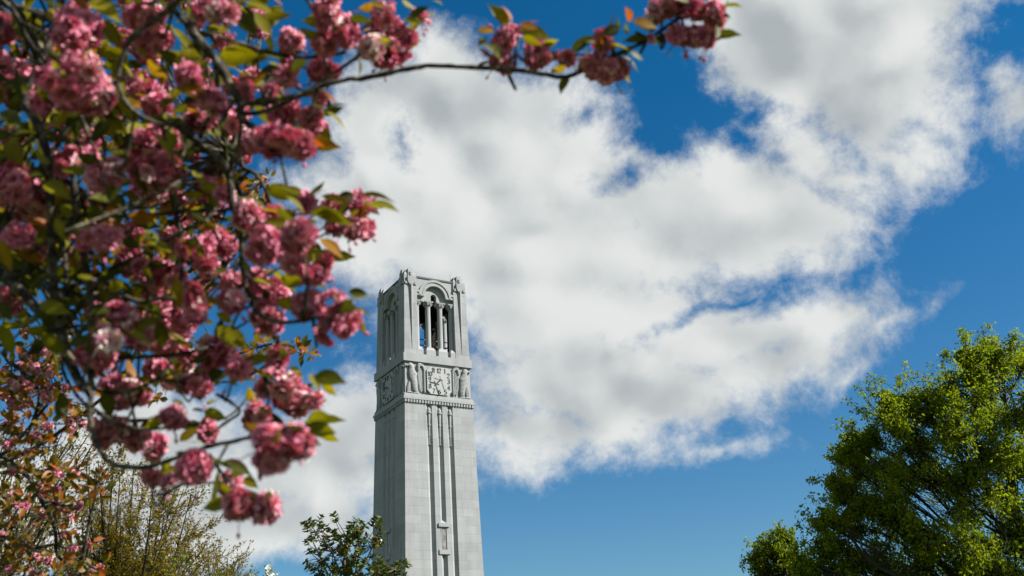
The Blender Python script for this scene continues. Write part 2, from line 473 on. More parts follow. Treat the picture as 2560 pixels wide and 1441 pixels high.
def leaf_template(nu=5, width=0.42, bend=0.25, fold=0.35, tipp=1.7):
    u = np.linspace(0, 1, nu); V = []
    for t in u:
        w = width * 0.5 * (math.sin(PI * min(1, t ** 0.78)) ** 0.85 if 0 < t < 1 else 0.03)
        if t > 0.7: w *= max(0.06, 1 - 0.35 * tipp * (t - 0.7) / 0.3)
        for s in (-1, 0, 1):
            V.append((t, s * w, -bend * t * t + fold * abs(s) * w))
    return np.array(V), grid_faces(nu, 3)


LEAF_V, LEAF_F = leaf_template(6)
SMALL_V, SMALL_F = leaf_template(3, 0.5, 0.15, 0.2)

# ------------------------------------------------------------------ ground
m_, t_, o_ = material('mown_grass')
co_ = t_.new('ShaderNodeTexCoord').outputs['Object']
t_.l.new(principled(t_, t_.mix(t_.mapr(t_.noise(co_, 0.25, 8, 0.7), 0.35, 0.65), (0.035, 0.055, 0.015, 1), (0.065, 0.085, 0.025, 1)), 0.95, 0.1).outputs[0], o_.inputs[0])
g = MB(); n = 41
xs = np.linspace(-900, 900, n); gx, gy = np.meshgrid(xs, xs, indexing='ij')
g.add(np.stack([gx.ravel(), gy.ravel(), 0 * gx.ravel()], 1), grid_faces(n, n)[:, ::-1].copy())
tag(g.build('ground', m_), kind='structure')

# ------------------------------------------------------------------ clock tower
TC = np.array([-7.9224, 82.0654])
tower = empty('clock_tower', (TC[0], TC[1], 0), TH)
tag(tower, 'tall pale stone clock tower with an open belfry and eagle reliefs beside its dial', 'clock tower')


def hs_(z): return (6.048 + 0.0368 * (24.92 - z)) / 2          # shaft half width
def hb_(z): return (5.906 - 0.0369 * (z - 29.08)) / 2          # belfry half width


def four(first):
    """the same part on the other three sides"""
    res = [first]
    for k in (1, 2, 3):
        o = first.copy(); C.objects.link(o); o.parent = first.parent
        o.rotation_euler = (0, 0, -k * PI / 2)
        for ch in first.children:
            c = ch.copy(); C.objects.link(c); c.parent = o
        res.append(o)
    return res


FL = 0.25
GX = (-0.925, 0.0, 0.925)


def shaft_ring(z):
    h = hs_(z); P = []
    for k in range(4):
        side = [(-h, -h)]
        for gx_ in GX: side += [(gx_ - FL, -h), (gx_, -h + FL), (gx_ + FL, -h)]
        for x, y in side:
            for _ in range(k): x, y = -y, x
            P.append((x, y, z))
    return P


mb = MB()
r0, r1 = shaft_ring(3.2), shaft_ring(24.93)
nr = len(r0)
mb.add(np.array(r0 + r1), [tuple(range(nr - 1, -1, -1)), tuple(range(nr, 2 * nr))] + [(i, (i + 1) % nr, nr + (i + 1) % nr, nr + i) for i in range(nr)])
shaft = mb.build('shaft', STONE, tower)
mb = MB(); mb.add(*frustum((0, 0), 4.3, 4.2, 0, 2.7)); mb.add(*frustum((0, 0), 4.2, 3.45, 2.7, 3.25)); mb.build('plinth', STONE, tower)

# windows in the middle flute: lintel, sill, sloped flute stop and pane
for k, zc in enumerate((14.35, 8.2)):
    h = hs_(zc)
    zt, zb = zc + 0.88, zc - 0.85
    mb = MB()
    mb.add(*prism([(-0.27, zb - 0.4), (-0.225, zb - 0.4), (-0.225, zt), (-0.27, zt)], h - 0.3, h + 0.006))
    mb.add(*prism([(0.225, zb - 0.4), (0.27, zb - 0.4), (0.27, zt), (0.225, zt)], h - 0.3, h + 0.006))
    wf = mb.build('window_frame', STONE, tower)
    mb = MB(); mb.add(*box(-0.224, 0.224, -h + 0.045, -h + 0.2, zb + 0.003, zt - 0.003)); mb.build('pane', GLASS, wf)
    mb = MB(); mb.add(*box(-0.46, 0.46, -h - 0.10, -h + 0.22, zt, zt + 0.28))
    V = np.array([(-0.249, -h - 0.0, zt + 0.281), (0.249, -h, zt + 0.281), (0.249, -h + 0.25, zt + 0.281), (-0.249, -h + 0.25, zt + 0.281), (-0.249, -h + 0.26, zt + 0.56), (0.249, -h + 0.26, zt + 0.56)])
    mb.add(V, [(0, 1, 5, 4), (1, 2, 5), (3, 0, 4), (2, 3, 4, 5), (0, 3, 2, 1)]); mb.build('lintel', CARVED, wf)
    mb = MB(); mb.add(*box(-0.46, 0.46, -h - 0.10, -h + 0.22, zb - 0.33, zb)); mb.build('sill', CARVED, wf)
    four(wf)

# torches carved in the flute heads
prof = [(0.02, 0.0), (0.075, 0.03), (0.075, 0.07), (0.03, 0.1), (0.045, 0.7), (0.075, 0.74), (0.075, 0.8), (0.055, 0.84), (0.075, 1.5), (0.11, 1.55), (0.11, 1.66), (0.085, 1.7),
        (0.13, 2.5), (0.2, 2.56), (0.21, 2.66), (0.15, 2.7), (0.16, 2.8), (0.13, 2.95), (0.06, 3.05), (0.0, 3.08)]
for gx_ in GX:
    V, F = lathe(prof, 12); V = V + np.array([gx_, -hs_(23) + 0.09, 21.62])
    V[:, 1] -= 0.0368 / 2 * (23 - V[:, 2])
    o = MB().add(V, F).build('torch_carving', CARVED, tower, smooth=False); four(o)

# dentils, ledge, frieze, upper band
mb = MB()
mb.add(*box(-3.02, 3.02, -3.02, 3.02, 24.93, 25.2))
nd = 25
for i in range(nd):
    x = -2.98 + i * 5.96 / (nd - 1)
    for k in range(4):
        V, F = box(x - 0.075, x + 0.075, -3.13, -3.0, 24.95, 25.18)
        for _ in range(k): V = np.stack([-V[:, 1], V[:, 0], V[:, 2]], 1)
        mb.add(V, F)
mb.build('dentil_course', CARVED, tower)
mb = MB(); mb.add(*frustum((0, 0), 3.16, 3.16, 25.2, 25.42)); mb.add(*frustum((0, 0), 3.09, 3.07, 25.42, 25.68)); mb.build('ledge', CARVED, tower)
mb = MB(); mb.add(*box(-2.93, 2.93, -2.93, 2.93, 25.68, 28.38)); mb.build('frieze', CARVED, tower)
mb = MB(); mb.add(*box(-3.1, 3.1, -3.1, 3.1, 28.38, 29.07)); mb.build('band', CARVED, tower)

# dial
DZ = 26.93
mb = MB(); ch = 0.32; wd, hh = 1.08, 1.16
mb.add(*prism([(-wd + ch, DZ - hh), (wd - ch, DZ - hh), (wd, DZ - hh + ch), (wd, DZ + hh - ch), (wd - ch, DZ + hh), (-wd + ch, DZ + hh), (-wd, DZ + hh - ch), (-wd, DZ - hh + ch)], 2.9, 3.15))
dial = mb.build('clock_dial', PANEL, tower)

GLYPH = {   # strokes on a 0..1 high, about 0.6 wide cell
    '0': [[(.3, 0), (.08, .2), (.05, .5), (.08, .8), (.3, 1), (.52, .8), (.55, .5), (.52, .2), (.3, 0)]],
    '1': [[(.12, .82), (.3, 1), (.3, 0)]],
    '2': [[(.06, .74), (.12, .92), (.3, 1), (.5, .9), (.52, .7), (.4, .45), (.04, .04), (.58, .04)]],
    '3': [[(.06, .86), (.3, 1), (.5, .86), (.48, .64), (.24, .54), (.5, .42), (.55, .2), (.36, 0), (.04, .1)]],
    '4': [[(.44, 0), (.44, 1), (.02, .3), (.6, .3)]],
    '5': [[(.52, .98), (.14, .98), (.1, .56), (.34, .6), (.54, .44), (.54, .18), (.34, 0), (.04, .08)]],
    '6': [[(.5, .92), (.24, .8), (.06, .44), (.08, .14), (.3, 0), (.52, .14), (.52, .4), (.3, .52), (.1, .38)]],
    '7': [[(.04, .97), (.56, .97), (.36, .5), (.22, 0)]],
    '8': [[(.3, .54), (.1, .68), (.1, .88), (.3, 1), (.5, .88), (.5, .68), (.3, .54), (.06, .36), (.06, .12), (.3, 0), (.54, .12), (.54, .36), (.3, .54)]],
    '9': [[(.5, .62), (.3, .48), (.08, .6), (.08, .86), (.3, 1), (.52, .86), (.54, .56), (.36, .2), (.1, .06)]],
}


def numeral(mb, text, cx_, cz, h, out):
    wtot = sum(0.34 if ch_ == '1' else 0.66 for ch_ in text) * h; x = cx_ - wtot / 2
    for ch_ in text:
        w_ = (0.34 if ch_ == '1' else 0.66) * h; ox = x - (0.13 * h if ch_ == '1' else -0.03 * h)
        for st in GLYPH[ch_]:
            p = smooth_path([(a, 0, b) for a, b in st], 3)[:, [0, 2]] if ch_ not in '147' else np.array(st)
            for a, b in zip(p[:-1], p[1:]):
                d = b - a; L = np.linalg.norm(d)
                if L < 1e-4: continue
                d /= L; nn = np.array([-d[1], d[0]]); half = (0.03 + 0.05 * abs(d[1])) 
                q = [a + nn * half - d * .02, a - nn * half - d * .02, b - nn * half + d * .02, b + nn * half + d * .02]
                mb.add(*prism([(ox + u * h, cz + (v - 0.5) * h) for u, v in q], out - 0.02, out + 0.03 + rng.random() * 0.004))
        x += w_


mb = MB()
for txt, x, z in (('12', 0.0, .87), ('1', .52, .87), ('2', .83, .52), ('3', .84, .03), ('4', .83, -.5), ('5', .53, -.88), ('6', 0, -.90), ('7', -.52, -.88), ('8', -.83, -.5), ('9', -.84, .06), ('10', -.80, .52), ('11', -.50, .87)):
    mb = MB(); numeral(mb, txt, x, DZ + z, 0.37, 3.15); mb.build('numeral', NUMERAL, dial)


def hand(ang, length, tail, w, out, name):
    a = math.radians(ang); d = np.array([math.sin(a), math.cos(a)]); nn = np.array([-d[1], d[0]])
    pts = [-d * tail - nn * w * .55, -d * tail + nn * w * .55, d * length * .1 + nn * w * .5, d * length * .72 + nn * w, d * length, d * length * .72 - nn * w, d * length * .1 - nn * w * .5]
    pts = pts[::-1]
    area = sum(p[0] * q[1] - p[1] * q[0] for p, q in zip(pts, pts[1:] + pts[:1]))
    if area < 0: pts = pts[::-1]
    mb = MB(); mb.add(*prism([(p[0], DZ + p[1]) for p in pts], out, out + 0.03))
    return mb.build(name, BRONZE, dial)


hand(281, 0.66, 0.24, 0.062, 3.37, 'hour_hand')
hand(161, 0.93, 0.32, 0.055, 3.43, 'minute_hand')
V, F = lathe([(0.05, 0), (0.05, 0.32), (0.07, 0.33), (0.07, 0.36)], 10)
MB().add(np.stack([V[:, 0], -3.15 - V[:, 2], DZ + V[:, 1]], 1), [f[::-1] for f in F]).build('spindle', BRONZE, dial)
four(dial)


# eagle reliefs: a height field inside hand drawn outlines, u to the dial side
def in_poly(px, pz, poly):
    c = np.zeros(px.shape, bool); dmin = np.full(px.shape, 9.0)
    for (x0, z0), (x1, z1) in zip(poly, poly[1:] + poly[:1]):
        cond = ((z0 > pz) != (z1 > pz)) & (px < (x1 - x0) * (pz - z0) / ((z1 - z0) if z1 != z0 else 1e-9) + x0)
        c ^= cond
        L2 = (x1 - x0) ** 2 + (z1 - z0) ** 2
        t = np.clip(((px - x0) * (x1 - x0) + (pz - z0) * (z1 - z0)) / max(L2, 1e-9), 0, 1)
        dmin = np.minimum(dmin, np.hypot(px - x0 - t * (x1 - x0), pz - z0 - t * (z1 - z0)))
    return c, dmin


EAGLE = [   # outline, height, rounding width, feather pattern (x in 0..1.75 from the corner, z in 0..2.65)
    ([(.30, 2.15), (.24, 1.8), (.28, 1.4), (.44, 1.0), (.52, .6), (.60, .25), (.78, .1), (.98, .15), (1.05, .5), (1.02, 1.0), (.98, 1.4), (1.02, 1.70), (.90, 1.86), (.74, 2.1), (.72, 2.35), (.62, 2.52), (.42, 2.58), (.24, 2.5), (.20, 2.3)], .24, .34, 'scale'),
    ([(.24, 2.44), (.06, 2.38), (.0, 2.22), (.08, 2.20), (.2, 2.28), (.3, 2.3)], .17, .06, None),
    ([(1.02, 1.95), (1.0, 2.45), (1.1, 2.62), (1.35, 2.62), (1.60, 2.5), (1.72, 2.2), (1.72, .2), (1.62, .06), (1.52, .2), (1.52, 2.0), (1.42, 2.26), (1.28, 2.32), (1.2, 2.1), (1.16, 1.9)], .20, .12, 'bar'),
    ([(1.0, 1.8), (1.16, 1.95), (1.24, 2.3), (1.42, 2.22), (1.50, 2.0), (1.50, .3), (1.36, .12), (1.2, .3), (1.08, .9)], .09, .12, 'wing'),
    ([(.08, .15), (.13, .6), (.26, 1.05), (.43, 1.0), (.49, .6), (.42, .12)], .11, .10, 'long'),
    ([(.02, .02), (.08, .14), (.4, .2), (.6, .1), (.9, .18), (1.12, .08), (1.06, .0)], .16, .08, None),
]
NXE, NZE = 60, 92
ux, uz = np.meshgrid(np.linspace(0, 1.76, NXE), np.linspace(0, 2.68, NZE), indexing='ij')
H = np.zeros_like(ux)
for poly, hgt, rw, pat in EAGLE:
    c, d = in_poly(ux, uz, poly)
    t = np.clip(d / rw, 0, 1); hloc = hgt * (0.30 + 0.70 * np.sqrt(1 - (1 - t) ** 2))
    if pat == 'scale':
        row = np.floor(uz / 0.115); fx = (ux / 0.12 + 0.5 * (row % 2)) % 1; fz = (uz / 0.115) % 1
        hloc = hloc - 0.022 * ((np.hypot(fx - .5, fz - 1.0) > .72) | (fz < .14)) * (uz < 2.2)
    elif pat == 'wing':
        hloc = hloc - 0.03 * ((((ux + .12 * np.sin(uz * 2)) / 0.13) % 1) < .3) * (uz < 1.8) - 0.03 * (uz >= 1.8) * (((np.hypot(ux - .95, uz - 2.3) / 0.13) % 1) < .3)
    elif pat == 'long':
        hloc = hloc - 0.03 * (((ux / 0.11) % 1) < .3)
    elif pat == 'bar':
        hloc = hloc - 0.02 * (((uz / .22) % 1) < .14) * (uz > .9)
    H = np.where(c, np.maximum(H, hloc), H)


def relief(x_of, flip, name):
    keep = H > 0
    cells = keep[:-1, :-1] & keep[1:, :-1] & keep[1:, 1:] & keep[:-1, 1:]
    idx = -np.ones((2,) + H.shape, int); V = []; F = []

    def vid(i, j, back):
        if idx[back, i, j] < 0:
            idx[back, i, j] = len(V); V.append((x_of(ux[i, j]), -(2.925 if back else 2.93 + H[i, j]), 25.68 + uz[i, j] * 1.0))
        return idx[back, i, j]
    for i, j in zip(*np.nonzero(cells)):
        q = [(i, j), (i + 1, j), (i + 1, j + 1), (i, j + 1)]
        F.append([vid(*p, 0) for p in q])
        for (a, b, nb) in ((0, 1, (i, j - 1)), (1, 2, (i + 1, j)), (2, 3, (i, j + 1)), (3, 0, (i - 1, j))):
            if not (0 <= nb[0] < cells.shape[0] and 0 <= nb[1] < cells.shape[1] and cells[nb]):
                F.append([vid(*q[b], 0), vid(*q[a], 0), vid(*q[a], 1), vid(*q[b], 1)])
    F = np.array(F)
    if flip: F = F[:, ::-1]
    return MB().add(np.array(V), np.ascontiguousarray(F)).build(name, CARVED, tower)


four(relief(lambda u: -2.91 + u * 1.0, False, 'eagle_relief'))
four(relief(lambda u: 2.91 - u * 1.0, True, 'eagle_relief'))

# belfry: four corner piers with carved caps
PI_ = 1.70
mb = MB(); z0, z1 = 29.07, 35.75
a0, a1 = hb_(z0), hb_(z1)
V = np.array([(-a0, -a0, z0), (-PI_, -a0, z0), (-PI_, -PI_, z0), (-a0, -PI_, z0), (-a1, -a1, z1), (-PI_, -a1, z1), (-PI_, -PI_, z1), (-a1, -PI_, z1)])
mb.add(V, np.array([(0, 3, 2, 1), (4, 5, 6, 7), (0, 1, 5, 4), (1, 2, 6, 5), (2, 3, 7, 6), (3, 0, 4, 7)]))
pier = mb.build('corner_pier', STONE, tower)
pc = -(a1 + PI_) / 2; ph = (a1 - PI_) / 2
mb = MB(); mb.add(*frustum((pc, pc), ph, ph * .98, z1, 36.1)); mb.add(*frustum((pc, pc), ph * .98, ph * .72, 36.1, 36.42)); mb.add(*frustum((pc, pc), ph * .72, ph * .55, 36.42, 36.6))
for k in (0, 1):      # raised blocks on the two outer faces of the cap
    V, F = frustum((pc, pc - 0.12), (0.26, ph * .92), (0.2, ph * .80), 35.9, 36.63)
    if k: V = V[:, [1, 0, 2]]; F = F[:, ::-1]
    mb.add(V, F)
mb.build('pier_cap', CARVED, pier)
for k in (0, 1):      # shield and tapering ridge on each outer face
    y = a1 + 0.0
    S = [(-.31, .36), (-.31, .02), (-.25, -.2), (0, -.45), (.25, -.2), (.31, .02), (.31, .36), (.12, .42), (-.12, .42)]
    mb = MB(); V, F = prism([(pc + u, 35.5 + v) for u, v in S], y - 0.02, y + 0.16); mb.add(V, F)
    for s in (-1, 1):
        V, F = prism([(pc + s * .42 - .1, 35.2), (pc + s * .42 + .1, 35.2), (pc + s * .42 + .07, 35.42), (pc + s * .42 - .07, 35.42)], y - 0.02, y + 0.10); mb.add(V, F)
        V, F = prism([(pc + s * .37 - .06, 35.42), (pc + s * .37 + .06, 35.42), (pc + s * .35 + .05, 35.75), (pc + s * .35 - .05, 35.75)], y - 0.02, y + 0.06); mb.add(V, F)
    vs = mb.V; n0 = sum(len(v) for v in vs)
    V, F = lathe([(0.0, 0), (.13, .03), (.16, .14), (.13, .26), (0.16, .28), (.12, .40), (0, .46)], 10); mb.add(V * np.array([1, .9, 1]) + np.array([pc, -y - 0.03, 35.93]), F)
    Vr = []
    for zz, w_ in ((35.2, .17), (29.5, .02)):
        yy = hb_(zz); Vr += [(pc - w_ + 0.0, -yy + 0.01, zz), (pc, -yy - w_ * 1.15, zz), (pc + w_, -yy + 0.01, zz)]
    mb.add(np.array(Vr), [(0, 1, 4, 3), (1, 2, 5, 4), (2, 0, 3, 5), (2, 1, 0), (3, 4, 5)])
    if k:
        mb.V = [v[:, [1, 0, 2]] for v in mb.V]; mb.F = [f[:, ::-1] for f in mb.F]
    mb.build('shield_carving', CARVED, pier)
four(pier)


def arc(r, a0_, a1_, n, zc):
    return [(r * math.cos(a), zc + r * math.sin(a)) for a in np.linspace(a0_, a1_, n)]


# bay walls between the piers
ZS = 34.42
mb = MB()
inner = [(-1.70, 33.98), (-.26, 33.98)] + arc(.26, PI, 0, 9, 34.5) + [(.26, 33.98), (1.70, 33.98), (1.70, 35.93), (-1.70, 35.93)]
mb.add(*prism(inner, 2.12, 2.46))
outer = [(-1.70, 34.36), (-.97, 34.36)] + arc(.97, PI - .05, .05, 17, ZS) + [(.97, 34.36), (1.70, 34.36), (1.70, 35.93), (-1.70, 35.93)]
mb.add(*prism(outer, 2.46, 2.72))
bay = mb.build('bay_wall', CARVED, tower)
mb = MB()
for ra, rb, dep in ((.975, 1.17, 2.80), (1.17, 1.3, 2.77), (1.3, 1.5, 2.84)):
    band = arc(rb, 0.0, PI, 21, ZS)[::1] + arc(ra, PI, 0.0, 21, ZS)
    mb.add(*prism(band[::1], 2.715, dep))
for s in (-1, 1):
    for za, zb, dep in ((34.36, 34.52, 2.805), (34.53, 34.63, 2.765), (34.64, 34.82, 2.835)):
        xa = 1.0 if za < 34.5 else (1.19 if za < 34.6 else 1.32)
        x0_, x1_ = sorted((s * xa, s * 1.70))
        mb.add(*prism([(x0_, za), (x1_, za), (x1_, zb), (x0_, zb)], 2.715, dep))
mb.build('arch_moulding', CARVED, bay)
four(bay)
# sloped sill blocks and columns
COLP = [(0.25, 0.0), (0.25, 0.06), (0.23, 0.1), (0.225, 0.2), (0.215, 3.62), (0.25, 3.66), (0.225, 3.72), (0.26, 3.82), (0.33, 3.96), (0.36, 4.02)]
for x, half in ((-.55, .36), (.55, .36), (-1.6, .3), (1.6, .3)):
    V, F = lathe(COLP, 18); col = MB().add(V + np.array([x, -2.42, 29.86]), F).build('column', CARVED, tower, smooth=False)
    mb = MB(); mb.add(*frustum((x, -2.5), (half + .06, .42), (half + .06, .42), 29.07, 29.56)); mb.add(*frustum((x, -2.5), (half + .06, .42), (.27, .27), 29.56, 29.84)); mb.build('column_base', CARVED, col)
    mb = MB(); mb.add(*frustum((x, -2.42), .37, .38, 33.86, 33.97))
    for k in range(8):
        a = k * PI / 4 + PI / 8; Vv, Ff = frustum((0, 0), .05, .11, 0, .22); mb.add(Vv + np.array([x + .29 * math.cos(a), -2.42 + .29 * math.sin(a), 33.62]), Ff)
    mb.build('capital', CARVED, col)
    four(col)
# chamber floor, ceiling and added lining coloured like its shade, roof, rails
mb = MB(); mb.add(*box(-2.05, 2.05, -2.05, 2.05, 29.072, 29.2)); mb.build('chamber_floor', CHAMBER_SHADE, tower)
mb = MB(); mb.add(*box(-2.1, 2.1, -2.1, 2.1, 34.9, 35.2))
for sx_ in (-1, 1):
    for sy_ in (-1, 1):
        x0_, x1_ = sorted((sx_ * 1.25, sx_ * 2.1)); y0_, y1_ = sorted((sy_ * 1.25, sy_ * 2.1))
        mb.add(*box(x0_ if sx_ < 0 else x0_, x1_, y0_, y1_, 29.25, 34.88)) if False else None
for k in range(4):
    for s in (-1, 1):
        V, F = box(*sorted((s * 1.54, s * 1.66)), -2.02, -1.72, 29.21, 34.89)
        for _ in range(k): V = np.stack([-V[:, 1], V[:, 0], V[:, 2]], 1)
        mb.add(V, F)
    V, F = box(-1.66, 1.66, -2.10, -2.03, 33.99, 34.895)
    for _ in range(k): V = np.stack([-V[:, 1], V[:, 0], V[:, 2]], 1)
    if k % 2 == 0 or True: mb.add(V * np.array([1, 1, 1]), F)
mb.build('chamber_shade_lining', CHAMBER_SHADE, tower)
mb = MB(); mb.add(*box(-2.78, 2.78, -2.78, 2.78, 35.935, 36.08)); mb.add(*box(-2.66, 2.66, -2.66, 2.66, 36.08, 36.13))
mb.build('roof', ROOFM, tower)
mb = MB()
for k in range(4):
    for z in (30.25, 30.75):
        V, F = box(-1.9, 1.9, -1.98, -1.93, z + k * .003, z + .07 + k * .003)
        for _ in range(k): V = np.stack([-V[:, 1], V[:, 0], V[:, 2]], 1)
        mb.add(V, F)
mb.build('guard_rail', BRONZE, tower)
mb = MB(); V, F = tube([(1.62, -2.5, 36.05), (1.62, -2.5, 36.95)], [.02, .008], 6); mb.add(V, F); mb.build('lightning_rod', BRONZE, tower)

# ------------------------------------------------------------------ vegetation helpers
def ground_under(p): return np.array([p[0], p[1], 0.0])


def part(mb, name, mat, root, smooth=False, label=None, kind=None):
    L = np.array(root.location)
    V = np.concatenate(mb.V); c = (V.min(0) + V.max(0)) / 2
    o = mb.build(name, mat, None, smooth, origin=c)
    o.parent = root; o.location = c - L
    if label: o['label'] = label
    if kind: o['kind'] = kind
    return o


def inside(poly, x, y):
    c = False
    for (x0, y0), (x1, y1) in zip(poly, poly[1:] + poly[:1]):
        if (y0 > y) != (y1 > y) and x < (x1 - x0) * (y - y0) / (y1 - y0) + x0: c = not c
    return c


def rand_in(poly):
    xs_ = [p[0] for p in poly]; ys_ = [p[1] for p in poly]
    while True:
        x = rng.uniform(min(xs_), max(xs_)); y = rng.uniform(min(ys_), max(ys_))
        if inside(poly, x, y): return x, y


# double cherry flowers: three rings of ruffled petals
def petal(seed):
    r = np.random.default_rng(seed); nu, nv = 4, 4; V = []; al = []
    for i, t in enumerate(np.linspace(0.0, 1, nu)):
        w = 0.08 + 0.33 * math.sin(min(1.0, t * 1.15) * PI * 0.62)
        for j, s in enumerate(np.linspace(-1, 1, nv)):
            ruff = (r.random() - .5) * 0.34 * t
            V.append((t * (1 - 0.10 * t * (1 - abs(s)) * (i == nu - 1)), s * w, 0.16 * abs(s) * t + ruff)); al.append(t)
    return np.array(V), np.array(al)


PETALS = [petal(s) for s in range(5)]
PET_F = grid_faces(4, 4)


def flower(seed):
    r = np.random.default_rng(100 + seed); mb = MB()
    for cnt, tilt, ln in ((9, 1.55, 1.0), (9, 1.2, .95), (8, .85, .84), (7, .5, .72), (4, .2, .55)):
        a0_ = r.random() * 6
        for k in range(cnt):
            a = a0_ + k * 2 * PI / cnt + r.normal() * .16; ti = tilt + r.normal() * .16
            PV, al = PETALS[r.integers(5)]
            L = ln * (1 + r.normal() * .1)
            # bend outward along the length
            t = PV[:, 0]; th = ti * (0.55 + 0.5 * t)
            rad = np.array([math.cos(a), math.sin(a), 0]); tan = np.array([-math.sin(a), math.cos(a), 0])
            P = (np.sin(th) * t * L)[:, None] * rad + (np.cos(th) * t * L)[:, None] * np.array([0, 0, 1]) + (PV[:, 1] * L)[:, None] * tan \
                + PV[:, 2:3] * L * (np.cos(th)[:, None] * -rad + np.sin(th)[:, None] * np.array([0, 0, 1]))
            mb.add(P, PET_F, tint=np.full(16, np.clip(r.normal(.58, .2), 0, 1)), along=al)
    V = np.concatenate(mb.V); V[:, 2] -= .25
    return V, np.concatenate(mb.F), np.concatenate(mb.A['tint']), np.concatenate(mb.A['along'])


FLOWERS = [flower(s) for s in range(7)]


def add_flower(mb, pos, axis, r, pale=0.0):
    V, F, ti, al = FLOWERS[rng.integers(len(FLOWERS))]
    X, Y, Z = frames(unit(rng.normal(size=(1, 3))), near=np.asarray(axis)[None])
    Z = unit(np.asarray(axis)[None]); X = unit(np.cross(rng.normal(size=(1, 3)), Z)); Y = np.cross(Z, X)
    v = pos + r * (V[:, 0:1] * X + V[:, 1:2] * Y + V[:, 2:3] * Z)
    mb.add(v, F, tint=np.clip(ti * 0.75 + .1 + rng.normal() * .10 + pale, 0.0, 1), along=al)


def blossom(mb, c, rx, ry, fr=0.027, pale=0.0):
    """a hanging ball of flowers: half axes rx across the view, ry up and down"""
    R = (rx + ry) / 2; q = R / fr
    n = 1 if q < 1.1 else max(3, int(round(4.0 * (q - .40) ** 2 + 2)))
    if n == 1:
        ax = unit(np.array([rng.normal() * .8 + .3, -1.0, rng.normal() * .7 - .2])); add_flower(mb, c, ax, R * 1.05, pale); return
    ga = PI * (3 - math.sqrt(5)); off = rng.random() * 6
    subs = [(np.zeros(3), 1.0, n)]
    if q > 1.55:      # several bunches hang together
        kk = 2 if q < 2.1 else 3
        a0_ = rng.random() * 6; subs = []
        for i in range(kk):
            a = a0_ + i * 2 * PI / kk + rng.normal() * .3; rr = rng.uniform(.62, .78)
            subs.append(((RT * math.cos(a) * rx + UP * math.sin(a) * ry) * (1.0 - rr) + FWD * rng.normal() * rx * .25, rr, max(3, int(n / kk * rng.uniform(.8, 1.15)))))
    for o_, rr, m in subs:
        for i in range(m):
            z = 1 - 2 * (i + .5) / m; a = off + i * ga
            s = unit(np.array([math.sqrt(1 - z * z) * math.cos(a), math.sqrt(1 - z * z) * math.sin(a), z]) + rng.normal(size=3) * .2)
            f = fr * rng.uniform(.78, 1.15)
            p = c + o_ + (RT * np.dot(s, RT) * max(rx * rr - f * .6, 0) + UP * np.dot(s, UP) * max(ry * rr - f * .6, 0) + FWD * np.dot(s, FWD) * max(min(rx, ry * 1.3) * rr - f * .6, 0)) * rng.uniform(.85, 1.12)
            add_flower(mb, p, unit(s + np.array([0, 0, -.15]) + rng.normal(size=3) * .25), f, pale + (.22 if rng.random() < .1 else 0))


def add_leaf(mb, b, t, tint, width=0.42, nrm=None, bend=0.22):
    d = t - b; L = np.linalg.norm(d)
    if L < 1e-6: return
    N = nrm if nrm is not None else unit(-FWD + rng.normal(size=3) * .75 + np.array([0.25, 0, .45]))
    X = d / L; Y = unit(np.cross(N, X)); Z = np.cross(X, Y)
    tv, tf = leaf_template(7, width * rng.uniform(.85, 1.15), bend * rng.uniform(.2, 1.4), rng.uniform(.1, .6))
    # bowed midrib that still ends at the wanted tip
    V = b + tv[:, 0:1] * d + tv[:, 1:2] * L * Y + (tv[:, 2:3] + bend * .8 * tv[:, 0:1]) * L * Z * .8
    mb.add(V, tf, tint=np.full(len(V), np.clip(tint, 0.001, 1)), along=np.tile([1.0, 0.0, 1.0], 7))


